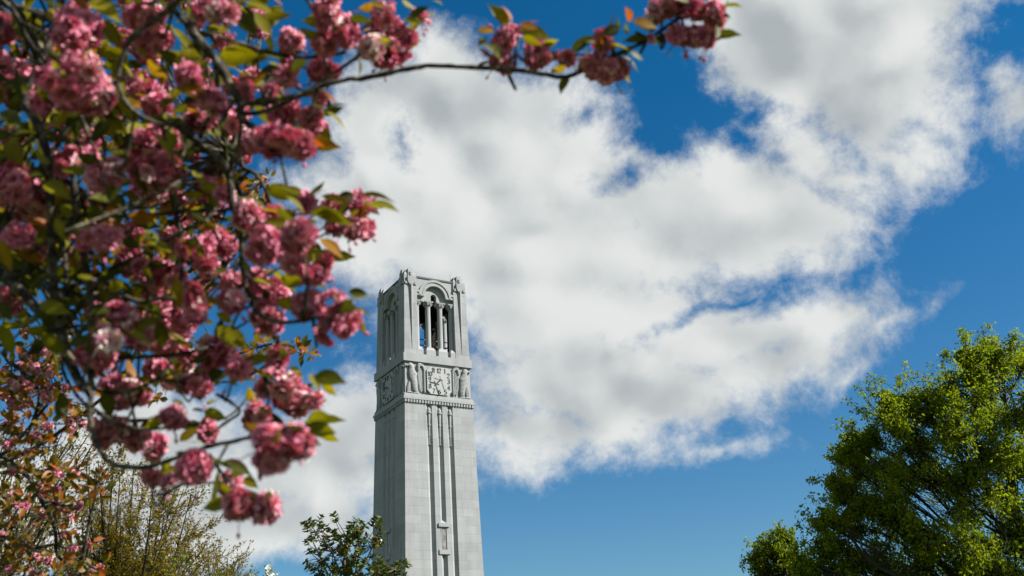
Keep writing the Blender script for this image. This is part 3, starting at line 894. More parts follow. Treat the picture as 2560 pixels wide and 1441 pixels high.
# ------------------------------------------------------------------ near flowering cherry
BR = [  # traced limbs: (depth at start, depth at end, radius px start, end), points in photo pixels
    (2.9, 2.5, 17, 11, [(-420, 420), (-200, 540), (0, 680), (60, 740), (110, 790), (150, 830), (172, 890)]),
    (2.5, 2.25, 8, 5, [(150, 830), (190, 930), (224, 985), (226, 1055), (253, 1133), (294, 1165), (372, 1166), (446, 1143), (511, 1120), (610, 1098), (650, 1090)]),
    (2.55, 2.5, 6, 4, [(172, 890), (154, 900), (164, 944), (193, 990), (223, 1022)]),
    (2.55, 2.3, 6, 5, [(150, 850), (160, 895), (197, 965), (223, 985)]),
    (2.7, 2.5, 11, 10, [(150, -60), (150, 30), (125, 105), (92, 170), (62, 245), (82, 290), (104, 330), (121, 416), (128, 560), (132, 700), (150, 820)]),
    (2.4, 2.3, 7, 5, [(470, -60), (447, 0), (423, 20), (382, 55), (330, 94), (305, 146), (295, 208), (312, 253), (347, 288), (392, 309), (416, 312), (447, 298)]),
    (2.5, 2.55, 8, 5, [(400, -70), (430, 10), (450, 44), (488, 76), (537, 90), (596, 108), (648, 125), (698, 137), (756, 144), (829, 138), (864, 131)]),
    (2.5, 2.4, 11, 8, [(470, 60), (488, 90), (535, 143), (546, 163), (561, 187), (581, 227), (599, 256), (600, 285), (602, 297), (631, 318), (654, 325), (700, 324)]),
    (2.4, 2.5, 6, 4, [(601, 285), (600, 350), (581, 408), (570, 440)]),
    (2.5, 2.6, 6, 5, [(535, 150), (543, 198), (540, 250), (523, 291), (505, 335), (490, 360)]),
    (2.4, 2.55, 8, 5, [(600, 262), (650, 257), (727, 245), (771, 230), (800, 216), (873, 198), (900, 197), (993, 178), (1067, 165), (1141, 167), (1234, 172), (1301, 177), (1364, 187), (1412, 193), (1445, 182), (1479, 163), (1575, 122), (1624, 96), (1679, 59), (1716, 33), (1760, 20)]),
    (2.5, 2.5, 4, 3, [(1262, 174), (1267, 163), (1278, 148), (1286, 137), (1292, 120)]),
    (2.5, 2.5, 6, 4, [(771, 230), (814, 198), (864, 163), (893, 140), (905, 118)]),
    (2.42, 2.45, 7, 6, [(602, 285), (654, 281), (698, 264), (741, 242), (775, 228)]),
    (2.6, 2.35, 11, 4, [(400, 280), (440, 310), (479, 341), (508, 370), (537, 388), (567, 425), (580, 503), (600, 580), (604, 620), (607, 670), (615, 720), (633, 766), (660, 793), (700, 806), (750, 803), (793, 793)]),
    (2.6, 2.6, 8, 6, [(537, 388), (570, 420), (585, 450), (610, 507), (620, 540)]),
    (3.3, 3.3, 6, 4, [(570, 380), (610, 420), (640, 437), (660, 470), (680, 517)]),
    (2.7, 2.6, 7, 4, [(110, 400), (139, 438), (208, 480), (208, 518), (278, 537), (347, 542), (416, 532), (486, 528), (550, 528), (600, 520)]),
    (2.8, 2.7, 6, 4, [(416, 440), (427, 487), (441, 539), (455, 608), (458, 643), (452, 700)]),
    (2.5, 2.5, 9, 8, [(180, 420), (194, 556), (208, 625), (222, 712), (227, 782), (229, 844), (227, 948), (226, 1000)]),
    (2.6, 2.6, 8, 5, [(200, 560), (222, 622), (264, 674), (302, 733), (347, 754), (399, 747), (470, 752)]),
    (2.6, 2.7, 6, 5, [(302, 733), (333, 775), (368, 810), (420, 850)]),
    (2.7, 2.6, 7, 6, [(140, 560), (156, 608), (163, 664), (166, 712), (170, 800)]),
    (2.9, 2.7, 8, 6, [(10, 560), (35, 608), (69, 664), (111, 730), (146, 800)]),
    (2.7, 2.7, 6, 5, [(215, 745), (229, 761), (264, 792), (309, 823), (380, 850)]),
    (2.5, 2.6, 6, 4, [(228, 950), (245, 977), (307, 981), (372, 961), (405, 936), (430, 900)]),
    (2.5, 2.6, 6, 5, [(228, 900), (307, 895), (389, 891), (462, 883), (520, 870)]),
    (2.4, 2.4, 5, 4, [(254, 1040), (290, 1060), (331, 1071), (380, 1073), (430, 1069), (500, 1060)]),
    (2.4, 2.35, 5, 3, [(410, 1240), (446, 1215), (480, 1205), (520, 1160)]),
    (2.35, 2.3, 5, 4, [(500, 1122), (530, 1150), (560, 1190), (600, 1230), (640, 1262)]),
    (2.4, 2.4, 5, 4, [(540, 985), (575, 1005), (600, 1030), (560, 1060), (520, 1090)]),
    (2.6, 2.6, 6, 4, [(720, -60), (768, 0), (788, 32), (809, 58), (832, 82)]),
    (2.9, 2.8, 11, 9, [(-60, -30), (20, 10), (70, 30), (115, 45), (150, 40)]),
    (2.4, 2.5, 6, 5, [(-30, -40), (10, 5), (30, 22), (60, 80), (90, 150)]),
    (2.6, 2.6, 6, 4, [(120, 310), (160, 330), (175, 300), (250, 330), (262, 420), (258, 520)]),
    (2.9, 2.9, 5, 4, [(690, 840), (700, 880), (720, 900)]),
    (2.6, 2.5, 6, 4, [(640, 925), (670, 950), (690, 985), (720, 1000)]),
    (2.9, 2.7, 7, 5, [(-80, 600), (20, 640), (110, 700), (190, 740), (260, 745)]),
    (2.8, 2.6, 7, 5, [(-60, 330), (40, 420), (110, 500), (190, 560)]),
    (2.6, 2.5, 5, 4, [(0, 640), (80, 690), (150, 760), (205, 850), (240, 860), (330, 870)]),
]
tb = at(-950, 900, 3.1); trunk_base = ground_under(tb)
cherry = empty('cherry_tree', tuple(trunk_base))
tag(cherry, 'near cherry tree heavy with pink double blossoms, its long twig arching over the tower', 'cherry tree', 'flowering cherry trees')
fork = np.array([trunk_base[0] + .12, trunk_base[1] - .05, 1.75])
mb = MB()
V, F = tube(smooth_path([trunk_base, trunk_base + (.03, .03, .9), fork], 5), np.linspace(.16, .12, 11), 14); mb.add(V, F)
part(mb, 'trunk', BARK, cherry, True)
LIMBPTS = []


def limb(pts, r, name='branch', sides=8):
    P = smooth_path(pts, 5); P = P + rng.normal(size=P.shape) * (np.linalg.norm(np.diff(P, axis=0), axis=1).mean() * .045)
    R = np.linspace(r[0], r[1], len(P)) * (1 + rng.normal(size=len(P)) * .11)
    mb = MB(); V, F = tube(P, R, sides); mb.add(V, F); part(mb, name, BARK, cherry, True); LIMBPTS.append(P)
    return P


b0 = at(-420, 420, 2.9)
limb([fork, fork * .6 + b0 * .4 + (0, 0, .25), b0], (.085, .05))
up0 = at(-150, -420, 2.8)
limb([fork, fork * .5 + up0 * .5 + (-.1, 0, .15), up0, at(150, -330, 2.7), at(500, -260, 2.6), at(800, -200, 2.6)], (.075, .02))
for a_, b_ in (((150, -330), (150, -60)), ((470, -262), (470, -60)), ((380, -290), (400, -70)), ((700, -220), (720, -60)), ((-150, -420), (-60, -30)), ((-200, -380), (-30, -40))):
    limb([at(*a_, 2.7), at((a_[0] + b_[0]) / 2 + 20, (a_[1] + b_[1]) / 2, 2.65), at(*b_, 2.65)], (.018, .012))
for d0, d1, r0_, r1_, pts in BR:
    dd = np.linspace(d0, d1, len(pts))
    limb([at(x, y, d) for (x, y), d in zip(pts, dd)], (r0_ * d0 / FPX, r1_ * d1 / FPX))
LP = np.concatenate(LIMBPTS)

BL = [  # clusters: centre, half axes in photo pixels, (depth)
    (173, 208, 88, 75, 2.3), (12, 75, 30, 32), (24, 195, 52, 60), (190, 68, 55, 60), (345, 40, 38, 36), (375, 110, 52, 48), (472, 188, 31, 30, 2.4), (355, 222, 55, 22), (392, 268, 34, 30),
    (187, 305, 18, 18, 3.2), (390, 365, 62, 58), (392, 435, 62, 50), (178, 400, 60, 46), (265, 435, 40, 50), (30, 465, 50, 55), (75, 505, 52, 50), (229, 100, 20, 18), (195, 18, 22, 20), (490, 300, 26, 26),
    (540, 28, 50, 40, 2.3), (727, 106, 27, 27), (815, 30, 40, 40), (850, 70, 40, 36), (808, 110, 27, 27), (868, 94, 28, 28), (928, 118, 28, 28, 2.5, .5), (955, 33, 30, 28), (945, 76, 27, 26), (1022, 97, 23, 23), (985, 68, 25, 24),
    (963, 146, 27, 25), (1004, 146, 22, 20), (1053, 42, 24, 22), (978, 112, 26, 25), (718, 190, 25, 26), (715, 162, 20, 18), (617, 228, 24, 24), (812, 176, 36, 24), (676, 230, 22, 20), (505, 272, 42, 48), (530, 250, 40, 36),
    (712, 285, 44, 40), (785, 312, 40, 48), (680, 350, 62, 46, 2.3), (745, 365, 42, 34, 2.3), (798, 243, 19, 17), (625, 360, 24, 24), (518, 472, 25, 25), (560, 488, 24, 24),
    (620, 540, 34, 34), (680, 548, 38, 40), (745, 588, 50, 46, 2.2), (668, 618, 54, 42, 2.3), (768, 507, 26, 24), (835, 517, 34, 24), (900, 515, 30, 30), (862, 572, 52, 24), (912, 574, 24, 26), (738, 655, 46, 28), (808, 660, 20, 34), (785, 690, 30, 24),
    (560, 605, 36, 36), (512, 640, 22, 40), (585, 708, 28, 28), (582, 755, 32, 30), (682, 735, 36, 38), (642, 712, 22, 38), (672, 790, 46, 44), (772, 770, 34, 42, 2.4), (838, 795, 52, 64, 2.25), (540, 882, 48, 42), (256, 448, 24, 26),
    (250, 595, 44, 46), (318, 650, 38, 38), (413, 690, 44, 42), (100, 570, 44, 38), (45, 590, 32, 30), (430, 612, 26, 24), (452, 622, 20, 20), (350, 662, 22, 20), (240, 718, 20, 20), (270, 852, 34, 32), (235, 892, 46, 42), (302, 790, 50, 32),
    (486, 762, 26, 42), (375, 850, 56, 36), (225, 905, 40, 38), (310, 980, 52, 40), (275, 898, 26, 28), (592, 925, 30, 28), (695, 900, 22, 32), (710, 958, 34, 38), (660, 970, 22, 22), (738, 1002, 48, 46), (786, 1000, 22, 24),
    (640, 1045, 40, 42), (675, 1118, 66, 56, 1.95), (738, 1108, 50, 46, 1.95), (430, 1045, 28, 28), (517, 1076, 26, 26), (283, 1078, 48, 44), (345, 1098, 30, 28), (392, 1122, 30, 34), (487, 1168, 38, 42, 2.2), (378, 1195, 24, 22), (425, 1202, 22, 18),
    (568, 1212, 28, 26), (598, 1265, 38, 36, 2.25), (665, 1270, 31, 40, 2.25), (390, 925, 30, 26), (485, 965, 40, 26),
    (1256, 100, 36, 40, 2.5), (1278, 80, 22, 20, 2.5), (1342, 140, 32, 32, 2.5), (1262, 163, 28, 16, 2.5), (1238, 160, 16, 14, 2.5), (1420, 145, 21, 20, 2.5), (1508, 102, 24, 22, 2.5), (1487, 165, 30, 28, 2.5),
    (1530, 187, 42, 38, 2.5), (1553, 160, 22, 22, 2.5), (1500, 138, 20, 20, 2.5), (1660, 28, 44, 36, 2.5), (1735, 20, 46, 38, 2.5), (1787, 36, 26, 32, 2.5), (1697, 90, 30, 22, 2.5), (1742, 92, 32, 26, 2.5), (1772, 98, 20, 20, 2.5), (1627, 96, 14, 12, 2.5),
]
# rows: sort by size; the hundred largest are parts, the others join the small blossoms
BL = sorted(BL, key=lambda b: -b[2] * b[3])
leafm, twigm, smallm, budm = MB(), MB(), MB(), MB()
BUDV, BUDF = lathe([(0.0, 0), (.45, .35), (.5, .8), (.3, 1.35), (0.02, 1.7)], 6); BUDQ = np.array([f for f in BUDF if len(f) == 4])


def add_buds(c, r, n):
    for _ in range(n):
        d = unit(rng.normal(size=3) + np.array([0, 0, -.5])); p0 = c + d * r * .6; p1 = c + d * (r + rng.uniform(.004, .02)) + np.array([0, 0, -.008])
        V, F = tube(smooth_path([c, p0, p1], 3), np.linspace(.0016, .0011, 7), 4); twigm.add(V, F)
        X, Y, Z = frames(rng.normal(size=(1, 3))); Z = d[None]; X = unit(np.cross(Z, rng.normal(size=(1, 3)))); Y = np.cross(Z, X); k_ = rng.uniform(.006, .010)
        V, F = scatter(BUDV, BUDQ, p1[None], X * k_, Y * k_, Z * k_); budm.add(V, F, tint=np.full(len(V), rng.uniform(.02, .5)), along=np.full(len(V), .75))



CPOS = []
for i, b in enumerate(BL):
    x, y, rx, ry = b[:4]; d = b[4] if len(b) > 4 else rng.uniform(2.35, 2.9); pale = b[5] if len(b) > 5 else 0.0
    c = at(x, y, d); k = d / FPX
    mbx = MB() if i < 99 else smallm
    blossom(mbx, c, rx * k * 1.22, ry * k * 1.22, 0.0275, pale)
    if i < 99: part(mbx, 'blossom_cluster', PETAL, cherry, label='almost white single blossom' if pale > .3 else None)
    CPOS.append((c, rx * k, ry * k))
    top = c + np.array([0, 0, ry * k * .5])
    j = np.argmin(np.linalg.norm(LP - top, axis=1) + rng.random(len(LP)) * .05); q = LP[j]
    L = np.linalg.norm(q - top)
    P = smooth_path([q, (q + top) / 2 + np.array([0, 0, -.02 - .12 * L]) + rng.normal(size=3) * .02, top], 5)
    V, F = tube(P, np.linspace(.004, .0025, len(P)), 5); twigm.add(V, F)
    add_buds(c, (rx + ry) / 2 * k, rng.integers(1, 5))
    for _ in range(2 if rx < 40 else 3):      # young leaves round the foot of the cluster
        a = rng.uniform(0, 2 * PI); dv = unit(np.array([math.cos(a), math.sin(a) * .8, rng.uniform(-.25, .8)]))
        ln = rng.uniform(.04, .085); b_ = top + dv * rx * k * .45
        add_leaf(leafm, b_, b_ + dv * ln + np.array([0, 0, -.012]), rng.choice([.05, .25, .5, .65, .85, 1.0], p=[.2, .25, .25, .15, .1, .05]) + rng.normal() * .04)

g_, d_, o_, p_ = .58, .12, .95, .72
LV = [(222, 0, 305, 64, g_), (250, 48, 305, 121, g_), (262, 128, 347, 198, g_), (262, 215, 272, 268, g_), (222, 120, 265, 146, g_), (389, 140, 500, 148, g_), (430, 70, 470, 118, g_), (368, 152, 413, 195, .8), (108, 458, 180, 497, g_), (111, 350, 201, 368, d_), (20, 350, 60, 420, g_), (0, 280, 65, 318, .3), (38, 100, 66, 125, g_), (94, 368, 128, 412, g_),
      (578, 0, 613, 38, g_), (613, 5, 690, 40, g_), (637, 30, 678, 96, g_), (590, 30, 642, 92, d_), (600, 20, 650, 70, d_), (666, 42, 731, 38, g_), (545, 140, 655, 140, g_), (560, 50, 578, 90, g_), (450, 132, 508, 147, g_), (560, 163, 602, 168, .75), (596, 188, 648, 195, g_), (640, 190, 702, 196, g_), (672, 157, 700, 165, g_), (745, 78, 778, 80, d_), (893, 140, 900, 192, .3), (690, 228, 736, 234, d_), (742, 222, 780, 216, d_), (808, 230, 836, 264, o_), (815, 280, 868, 325, g_), (820, 268, 868, 264, d_), (776, 262, 817, 280, d_), (811, 318, 818, 370, g_), (765, 362, 782, 392, g_), (872, 48, 932, 55, d_), (686, 0, 706, 15, o_), (878, 34, 907, 26, o_), (450, 90, 480, 132, .4),
      (1278, 58, 1256, 12, o_), (1300, 60, 1346, 76, o_), (1297, 72, 1380, 95, g_), (1305, 92, 1356, 114, g_), (1222, 82, 1190, 80, g_), (1216, 96, 1192, 117, g_), (1268, 62, 1262, 40, .8), (1415, 165, 1376, 183, .7), (1412, 140, 1384, 140, d_), (1420, 188, 1399, 235, .3), (1505, 85, 1557, 66, d_), (1577, 54, 1564, 18, o_), (1582, 52, 1646, 68, .9), (1590, 62, 1640, 78, g_), (1585, 80, 1616, 96, d_), (1570, 90, 1566, 55, .3), (1523, 111, 1573, 127, g_), (1553, 141, 1598, 180, d_), (1575, 131, 1610, 151, .3), (1490, 108, 1458, 103, g_), (1478, 126, 1455, 134, g_), (1805, 37, 1826, 46, d_), (1790, 63, 1787, 98, .3), (1815, 10, 1822, 0, g_), (1540, 70, 1545, 45, .3), (1530, 90, 1560, 108, d_),
      (1022, 48, 1076, 18, d_), (1010, 48, 1057, 66, g_), (1080, 0, 1108, 14, g_), (1005, 0, 1040, 18, g_), (925, 5, 960, 22, .8),
      (663, 470, 757, 488, .3), (690, 466, 756, 492, .35), (713, 490, 763, 533, g_), (700, 530, 750, 537, g_), (803, 490, 882, 517, .7), (846, 490, 890, 490, d_), (776, 530, 886, 562, .35), (800, 525, 860, 555, g_), (900, 490, 990, 500, .75), (905, 500, 975, 518, g_), (926, 507, 1000, 531, .5), (780, 600, 792, 658, .35), (800, 597, 858, 652, .9), (783, 497, 814, 470, .9), (610, 650, 628, 678, g_), (677, 680, 716, 706, g_), (633, 700, 692, 714, g_), (700, 700, 777, 700, g_), (747, 697, 822, 734, .35), (740, 700, 790, 722, g_), (870, 730, 918, 736, .3), (886, 768, 925, 798, .3), (890, 773, 921, 842, .35), (520, 747, 554, 768, g_), (540, 783, 582, 811, g_), (543, 817, 624, 878, g_), (600, 878, 648, 884, o_), (553, 573, 582, 580, o_), (500, 566, 540, 560, o_),
      (725, 915, 758, 948, g_), (774, 935, 800, 982, g_), (785, 940, 866, 956, .35), (807, 948, 842, 992, .7), (778, 1047, 866, 1058, .3), (762, 1055, 845, 1084, g_), (787, 1080, 850, 1105, .5), (762, 1088, 804, 1113, d_), (770, 1045, 830, 1040, g_), (448, 1104, 500, 1068, .72), (462, 1106, 512, 1112, g_), (512, 1026, 570, 1050, g_), (479, 1026, 518, 1030, d_), (516, 1014, 547, 1000, g_), (545, 1175, 517, 1272, .22), (560, 1152, 632, 1190, .2), (610, 1195, 645, 1220, .75), (524, 1130, 547, 1156, .3), (640, 1252, 670, 1238, .3), (430, 1145, 403, 1183, .6), (430, 1000, 468, 1022, .3), (610, 885, 645, 900, o_), (586, 850, 612, 872, g_), (573, 945, 598, 966, g_), (160, 985, 140, 1050, .2), (150, 980, 165, 1045, .25),
      (149, 512, 207, 553, .65), (140, 545, 160, 602, g_), (0, 600, 30, 680, .8), (298, 476, 372, 528, .25), (285, 430, 320, 447, d_), (333, 549, 372, 573, d_), (361, 605, 432, 643, g_), (302, 594, 352, 624, d_), (357, 667, 380, 697, g_), (323, 830, 377, 855, g_), (513, 740, 552, 768, g_), (0, 754, 32, 808, .15), (350, 462, 380, 483, d_), (493, 570, 543, 566, o_), (120, 310, 155, 320, .8), (170, 860, 240, 850, d_), (180, 800, 240, 830, .3), (240, 760, 290, 800, .2), (150, 240, 190, 260, .6)]
for x0_, y0_, x1_, y1_, tn in LV:
    d0 = rng.uniform(2.3, 2.6); b_ = at(x0_, y0_, d0); t_ = at(x1_, y1_, d0 + rng.uniform(-.03, .03))
    add_leaf(leafm, b_, t_, tn + rng.normal() * .05, .44)
# the canopy further in, and unseen bloom and leaf added above for shade
DEEP = [(-60, -20), (690, -20), (640, 140), (690, 260), (600, 420), (520, 560), (540, 720), (470, 860), (520, 960), (420, 1000), (250, 980), (150, 880), (-60, 840)]
SHADE_ABOVE = [(200, -380), (760, -330), (820, -120), (640, -40), (200, -40)]
for poly, n_, dr, s_ in ((DEEP, 130, (2.8, 3.9), (.026, .055)), (SHADE_ABOVE, 9, (2.2, 2.8), (.03, .06))):
    for _ in range(n_):
        x, y = rand_in(poly); d = rng.uniform(*dr); r = rng.uniform(*s_); c = at(x, y, d)
        blossom(smallm, c, r, r * rng.uniform(.8, 1.15), .026)
        top = c + np.array([0, 0, r * .5]); q = LP[np.argmin(np.linalg.norm(LP - top, axis=1) + rng.random(len(LP)) * .12)]; L = np.linalg.norm(q - top)
        P = smooth_path([q, (q + top) / 2 + np.array([0, 0, -.1 * L]), top], 4); V, F = tube(P, np.linspace(.005, .003, len(P)), 5); twigm.add(V, F)
        for _ in range(3):
            dv = unit(rng.normal(size=3) + np.array([0, 0, .3])); b_ = top + dv * r * .4; add_leaf(leafm, b_, b_ + dv * rng.uniform(.04, .09), rng.choice([.08, .3, .55, .68, .9], p=[.25, .25, .25, .15, .1]) + rng.normal() * .04)
for poly, n_, dr in ((DEEP, 400, (2.4, 3.7)), ([(-60, 200), (420, 200), (380, 900), (140, 900), (-60, 800)], 330, (2.6, 4.0)), (SHADE_ABOVE, 60, (2.2, 2.9))):
    for _ in range(n_):
        x, y = rand_in(poly); b_ = at(x, y, rng.uniform(*dr)); dv = unit(rng.normal(size=3) * np.array([1, 1, .7]))
        add_leaf(leafm, b_, b_ + dv * rng.uniform(.045, .095), rng.choice([.05, .3, .55, .68, .9], p=[.3, .25, .25, .12, .08]) + rng.normal() * .04)
part(smallm, 'small_blossoms', PETAL, cherry, kind='stuff')
part(budm, 'buds', PETAL, cherry, True, kind='stuff')
for _ in range(95):
    x, y = rand_in([(-40, 0), (560, 0), (560, 400), (420, 900), (150, 900), (-40, 760)]); q = LP[np.argmin(np.linalg.norm(LP - at(x, y, rng.uniform(2.5, 3.4)), axis=1))]
    d = unit(rng.normal(size=3) + np.array([.1, 0, -.15])); L = rng.uniform(.2, .6)
    P = smooth_path([q, q + d * L * .5 + rng.normal(size=3) * .05 * L, q + d * L + np.array([0, 0, -.1 * L]) + rng.normal(size=3) * .08 * L], 5)
    e_ = P[-1] - CAM; ex = 1280 + FPX * np.dot(e_, RT) / np.dot(e_, FWD); ey = 720 - FPX * np.dot(e_, UP) / np.dot(e_, FWD)
    if not inside([(-900, -900), (640, -900), (600, 300), (520, 650), (380, 960), (120, 1000), (-900, 1000)], ex, ey): continue
    V, F = tube(P, np.linspace(rng.uniform(.004, .008), .003, len(P)), 5); twigm.add(V, F)
    for _ in range(4):
        b_ = P[rng.integers(4, len(P))]; dv = unit(rng.normal(size=3)); add_leaf(leafm, b_, b_ + dv * rng.uniform(.04, .085), rng.choice([.05, .3, .55, .68, .9], p=[.3, .25, .25, .12, .08]))
part(leafm, 'foliage', CLEAF, cherry, True)
part(twigm, 'twigs', BARK, cherry, True)

# ------------------------------------------------------------------ second cherry, farther off, with bronze young leaves
fb_ = at(-420, 1441, 6.4); f_base = ground_under(fb_)
cherry2 = empty('cherry_tree', tuple(f_base))
tag(cherry2, 'farther cherry tree with smaller pink blossoms and rusty young leaves, low behind the near one', 'cherry tree', 'flowering cherry trees')
FBR = [(7, 4, [(-200, 1000), (-90, 1080), (0, 1137), (49, 1174), (82, 1207), (103, 1252), (123, 1285), (139, 1334), (141, 1383), (164, 1410)]), (5, 3, [(103, 1252), (150, 1262), (200, 1275)]),
       (5, 2, [(200, 1441), (221, 1313), (232, 1265), (242, 1205)]), (6, 4, [(-150, 940), (0, 862), (18, 900), (70, 940), (98, 993), (82, 1055), (60, 1110)]), (5, 3, [(-60, 1190), (20, 1125), (60, 1085), (120, 1010), (150, 990)]),
       (5, 3, [(-120, 1330), (0, 1340), (80, 1370), (150, 1365), (240, 1425)]), (4, 3, [(-100, 620), (0, 640), (40, 690), (60, 790), (90, 850)]), (5, 3, [(300, 960), (380, 800), (450, 650), (520, 480), (580, 370), (620, 330)]),
       (4, 2, [(520, 480), (590, 450), (640, 480)]), (5, 3, [(420, 730), (520, 640), (580, 600)]), (4, 2, [(560, 900), (640, 870), (700, 860), (755, 885)]), (4, 3, [(300, 960), (450, 930), (560, 900)]), (6, 4, [(-60, 1190), (120, 1100), (300, 960)])]
F2 = []
hub = at(-330, 1180, 6.4)
mbt = MB(); V, F = tube(smooth_path([f_base, f_base * .5 + hub * .5 + (.1, 0, 0), hub], 5), np.linspace(.12, .075, 11), 12); mbt.add(V, F); part(mbt, 'trunk', BARK, cherry2, True)
for q in ((-200, 1000), (-150, 940), (-60, 1190), (-120, 1330), (-100, 620)):
    mbt = MB(); V, F = tube(smooth_path([hub, (hub + at(*q, 6.2)) / 2 + (0, 0, .1), at(*q, 6.2)], 4), np.linspace(.05, .02, 9), 8); mbt.add(V, F); part(mbt, 'branch', BARK, cherry2, True)
for r0_, r1_, pts in FBR:
    dd = 6.2 + rng.normal() * .3 if pts[0][0] > 0 else 6.2
    P = smooth_path([at(x, y, 6.2) for x, y in pts], 5); mbt = MB(); V, F = tube(P, np.linspace(r0_, r1_, len(P)) * 6.2 / FPX, 7); mbt.add(V, F); part(mbt, 'branch', BARK, cherry2, True); F2.append(P)
F2 = np.concatenate(F2)
FB = [(123, 985, 30), (58, 968, 30), (15, 990, 20), (38, 1012, 24), (70, 890, 24), (55, 915, 20), (80, 928, 20), (20, 1063, 16), (120, 1067, 14), (48, 1076, 14), (17, 1112, 16), (185, 1045, 13), (206, 1060, 12), (173, 1056, 12), (140, 1227, 12), (150, 1190, 11), (98, 1213, 12), (108, 1235, 11), (137, 1260, 16), (156, 1272, 11), (110, 1285, 13), (197, 1266, 12), (164, 1338, 13), (220, 1365, 14), (180, 1372, 13), (123, 1404, 13), (53, 1383, 14), (234, 1430, 14), (250, 1420, 11), (86, 1437, 14), (4, 1338, 12), (14, 842, 20), (60, 830, 14),
      (30, 1240, 12), (22, 1425, 12), (180, 1295, 10), (570, 348, 12), (590, 362, 10), (550, 375, 10), (640, 470, 9), (470, 515, 14), (480, 545, 14), (530, 640, 16), (560, 660, 14), (752, 885, 9), (690, 870, 12), (560, 620, 14), (545, 545, 12), (495, 560, 12), (640, 690, 14), (590, 900, 14), (620, 940, 16), (20, 650, 12), (60, 700, 10), (110, 880, 16), (120, 920, 10), (130, 905, 12), (90, 1090, 12), (70, 1130, 11), (30, 1180, 11), (120, 1175, 10), (140, 1180, 10)]
POLY2 = [(0, 850), (130, 840), (190, 980), (215, 1060), (120, 1120), (190, 1180), (215, 1280), (260, 1441), (0, 1441)]
for _ in range(20):
    x, y = rand_in(POLY2); FB.append((x, y, rng.uniform(9, 15)))
FB = sorted(FB, key=lambda b: -b[2]); lm2, tw2, sm2 = MB(), MB(), MB()


def bronze_tuft(c, n, s=1.0):
    for _ in range(n):
        dv = unit(rng.normal(size=3) + np.array([0, 0, .15])); b_ = c + dv * .03; add_leaf(lm2, b_, b_ + dv * rng.uniform(.04, .085) * s, rng.uniform(.02, 1), .46)


for i, (x, y, r) in enumerate(FB):
    d = rng.uniform(5.8, 6.6); c = at(x, y, d); R = r * d / FPX; mbx = MB() if i < 60 else sm2
    blossom(mbx, c, R * 1.0, R * .92, .023, .16)
    if i < 60: part(mbx, 'blossom_cluster', PETAL, cherry2)
    top = c + np.array([0, 0, R * .6]); q = F2[np.argmin(np.linalg.norm(F2 - top, axis=1))]
    P = smooth_path([q, (q + top) / 2 + rng.normal(size=3) * .03, top], 4); V, F = tube(P, np.linspace(.005, .003, len(P)), 5); tw2.add(V, F)
    bronze_tuft(top, 7)
for _ in range(85):
    x, y = rand_in(POLY2); c = at(x, y, rng.uniform(5.8, 6.8)); bronze_tuft(c, 6)
    q = F2[np.argmin(np.linalg.norm(F2 - c, axis=1))]; P = smooth_path([q, (q + c) / 2 + rng.normal(size=3) * .03, c], 4); V, F = tube(P, np.linspace(.005, .002, len(P)), 5); tw2.add(V, F)
for cx_, cy_, sd_, n_ in ((570, 365, 28, 14), (650, 475, 22, 7), (560, 580, 40, 14), (480, 560, 40, 10), (520, 690, 45, 14), (620, 890, 35, 9), (740, 875, 14, 5), (240, 1215, 14, 8), (580, 480, 30, 8), (300, 340, 40, 12), (440, 640, 50, 12), (400, 900, 50, 12)):
    for _ in range(n_):
        c = at(cx_ + rng.normal() * sd_, cy_ + rng.normal() * sd_, rng.uniform(5.9, 6.5)); bronze_tuft(c, 5)
        q = F2[np.argmin(np.linalg.norm(F2 - c, axis=1))]; P = smooth_path([q, (q + c) / 2, c], 3); V, F = tube(P, np.linspace(.004, .002, len(P)), 5); tw2.add(V, F)
if sm2.V: part(sm2, 'small_blossoms', PETAL, cherry2, kind='stuff')
part(lm2, 'foliage', OLEAF, cherry2, True)
part(tw2, 'twigs', BARK, cherry2, True)

# ------------------------------------------------------------------ oaks to the right of the tower
CL_V, CL_F = leaf_template(3, 0.55, 0.2, 0.3)


def leaf_cloud(mb, C0, size, tint, droop=0.3, n_up=0.5):
    """many small leaves at the points C0"""
    n = len(C0); D = unit(rng.normal(size=(n, 3)) + np.array([0, 0, -droop]))
    N = unit(rng.normal(size=(n, 3)) + np.array([0, 0, n_up]))
    X, Y, Z = frames(D, near=N); L = size * rng.uniform(.6, 1.3, size=(n, 1))
    V, F = scatter(CL_V, CL_F, C0, X * L, Y * L, Z * L)
    mb.add(V, F, tint=np.repeat(np.clip(tint, 0.002, 1), len(CL_V)))


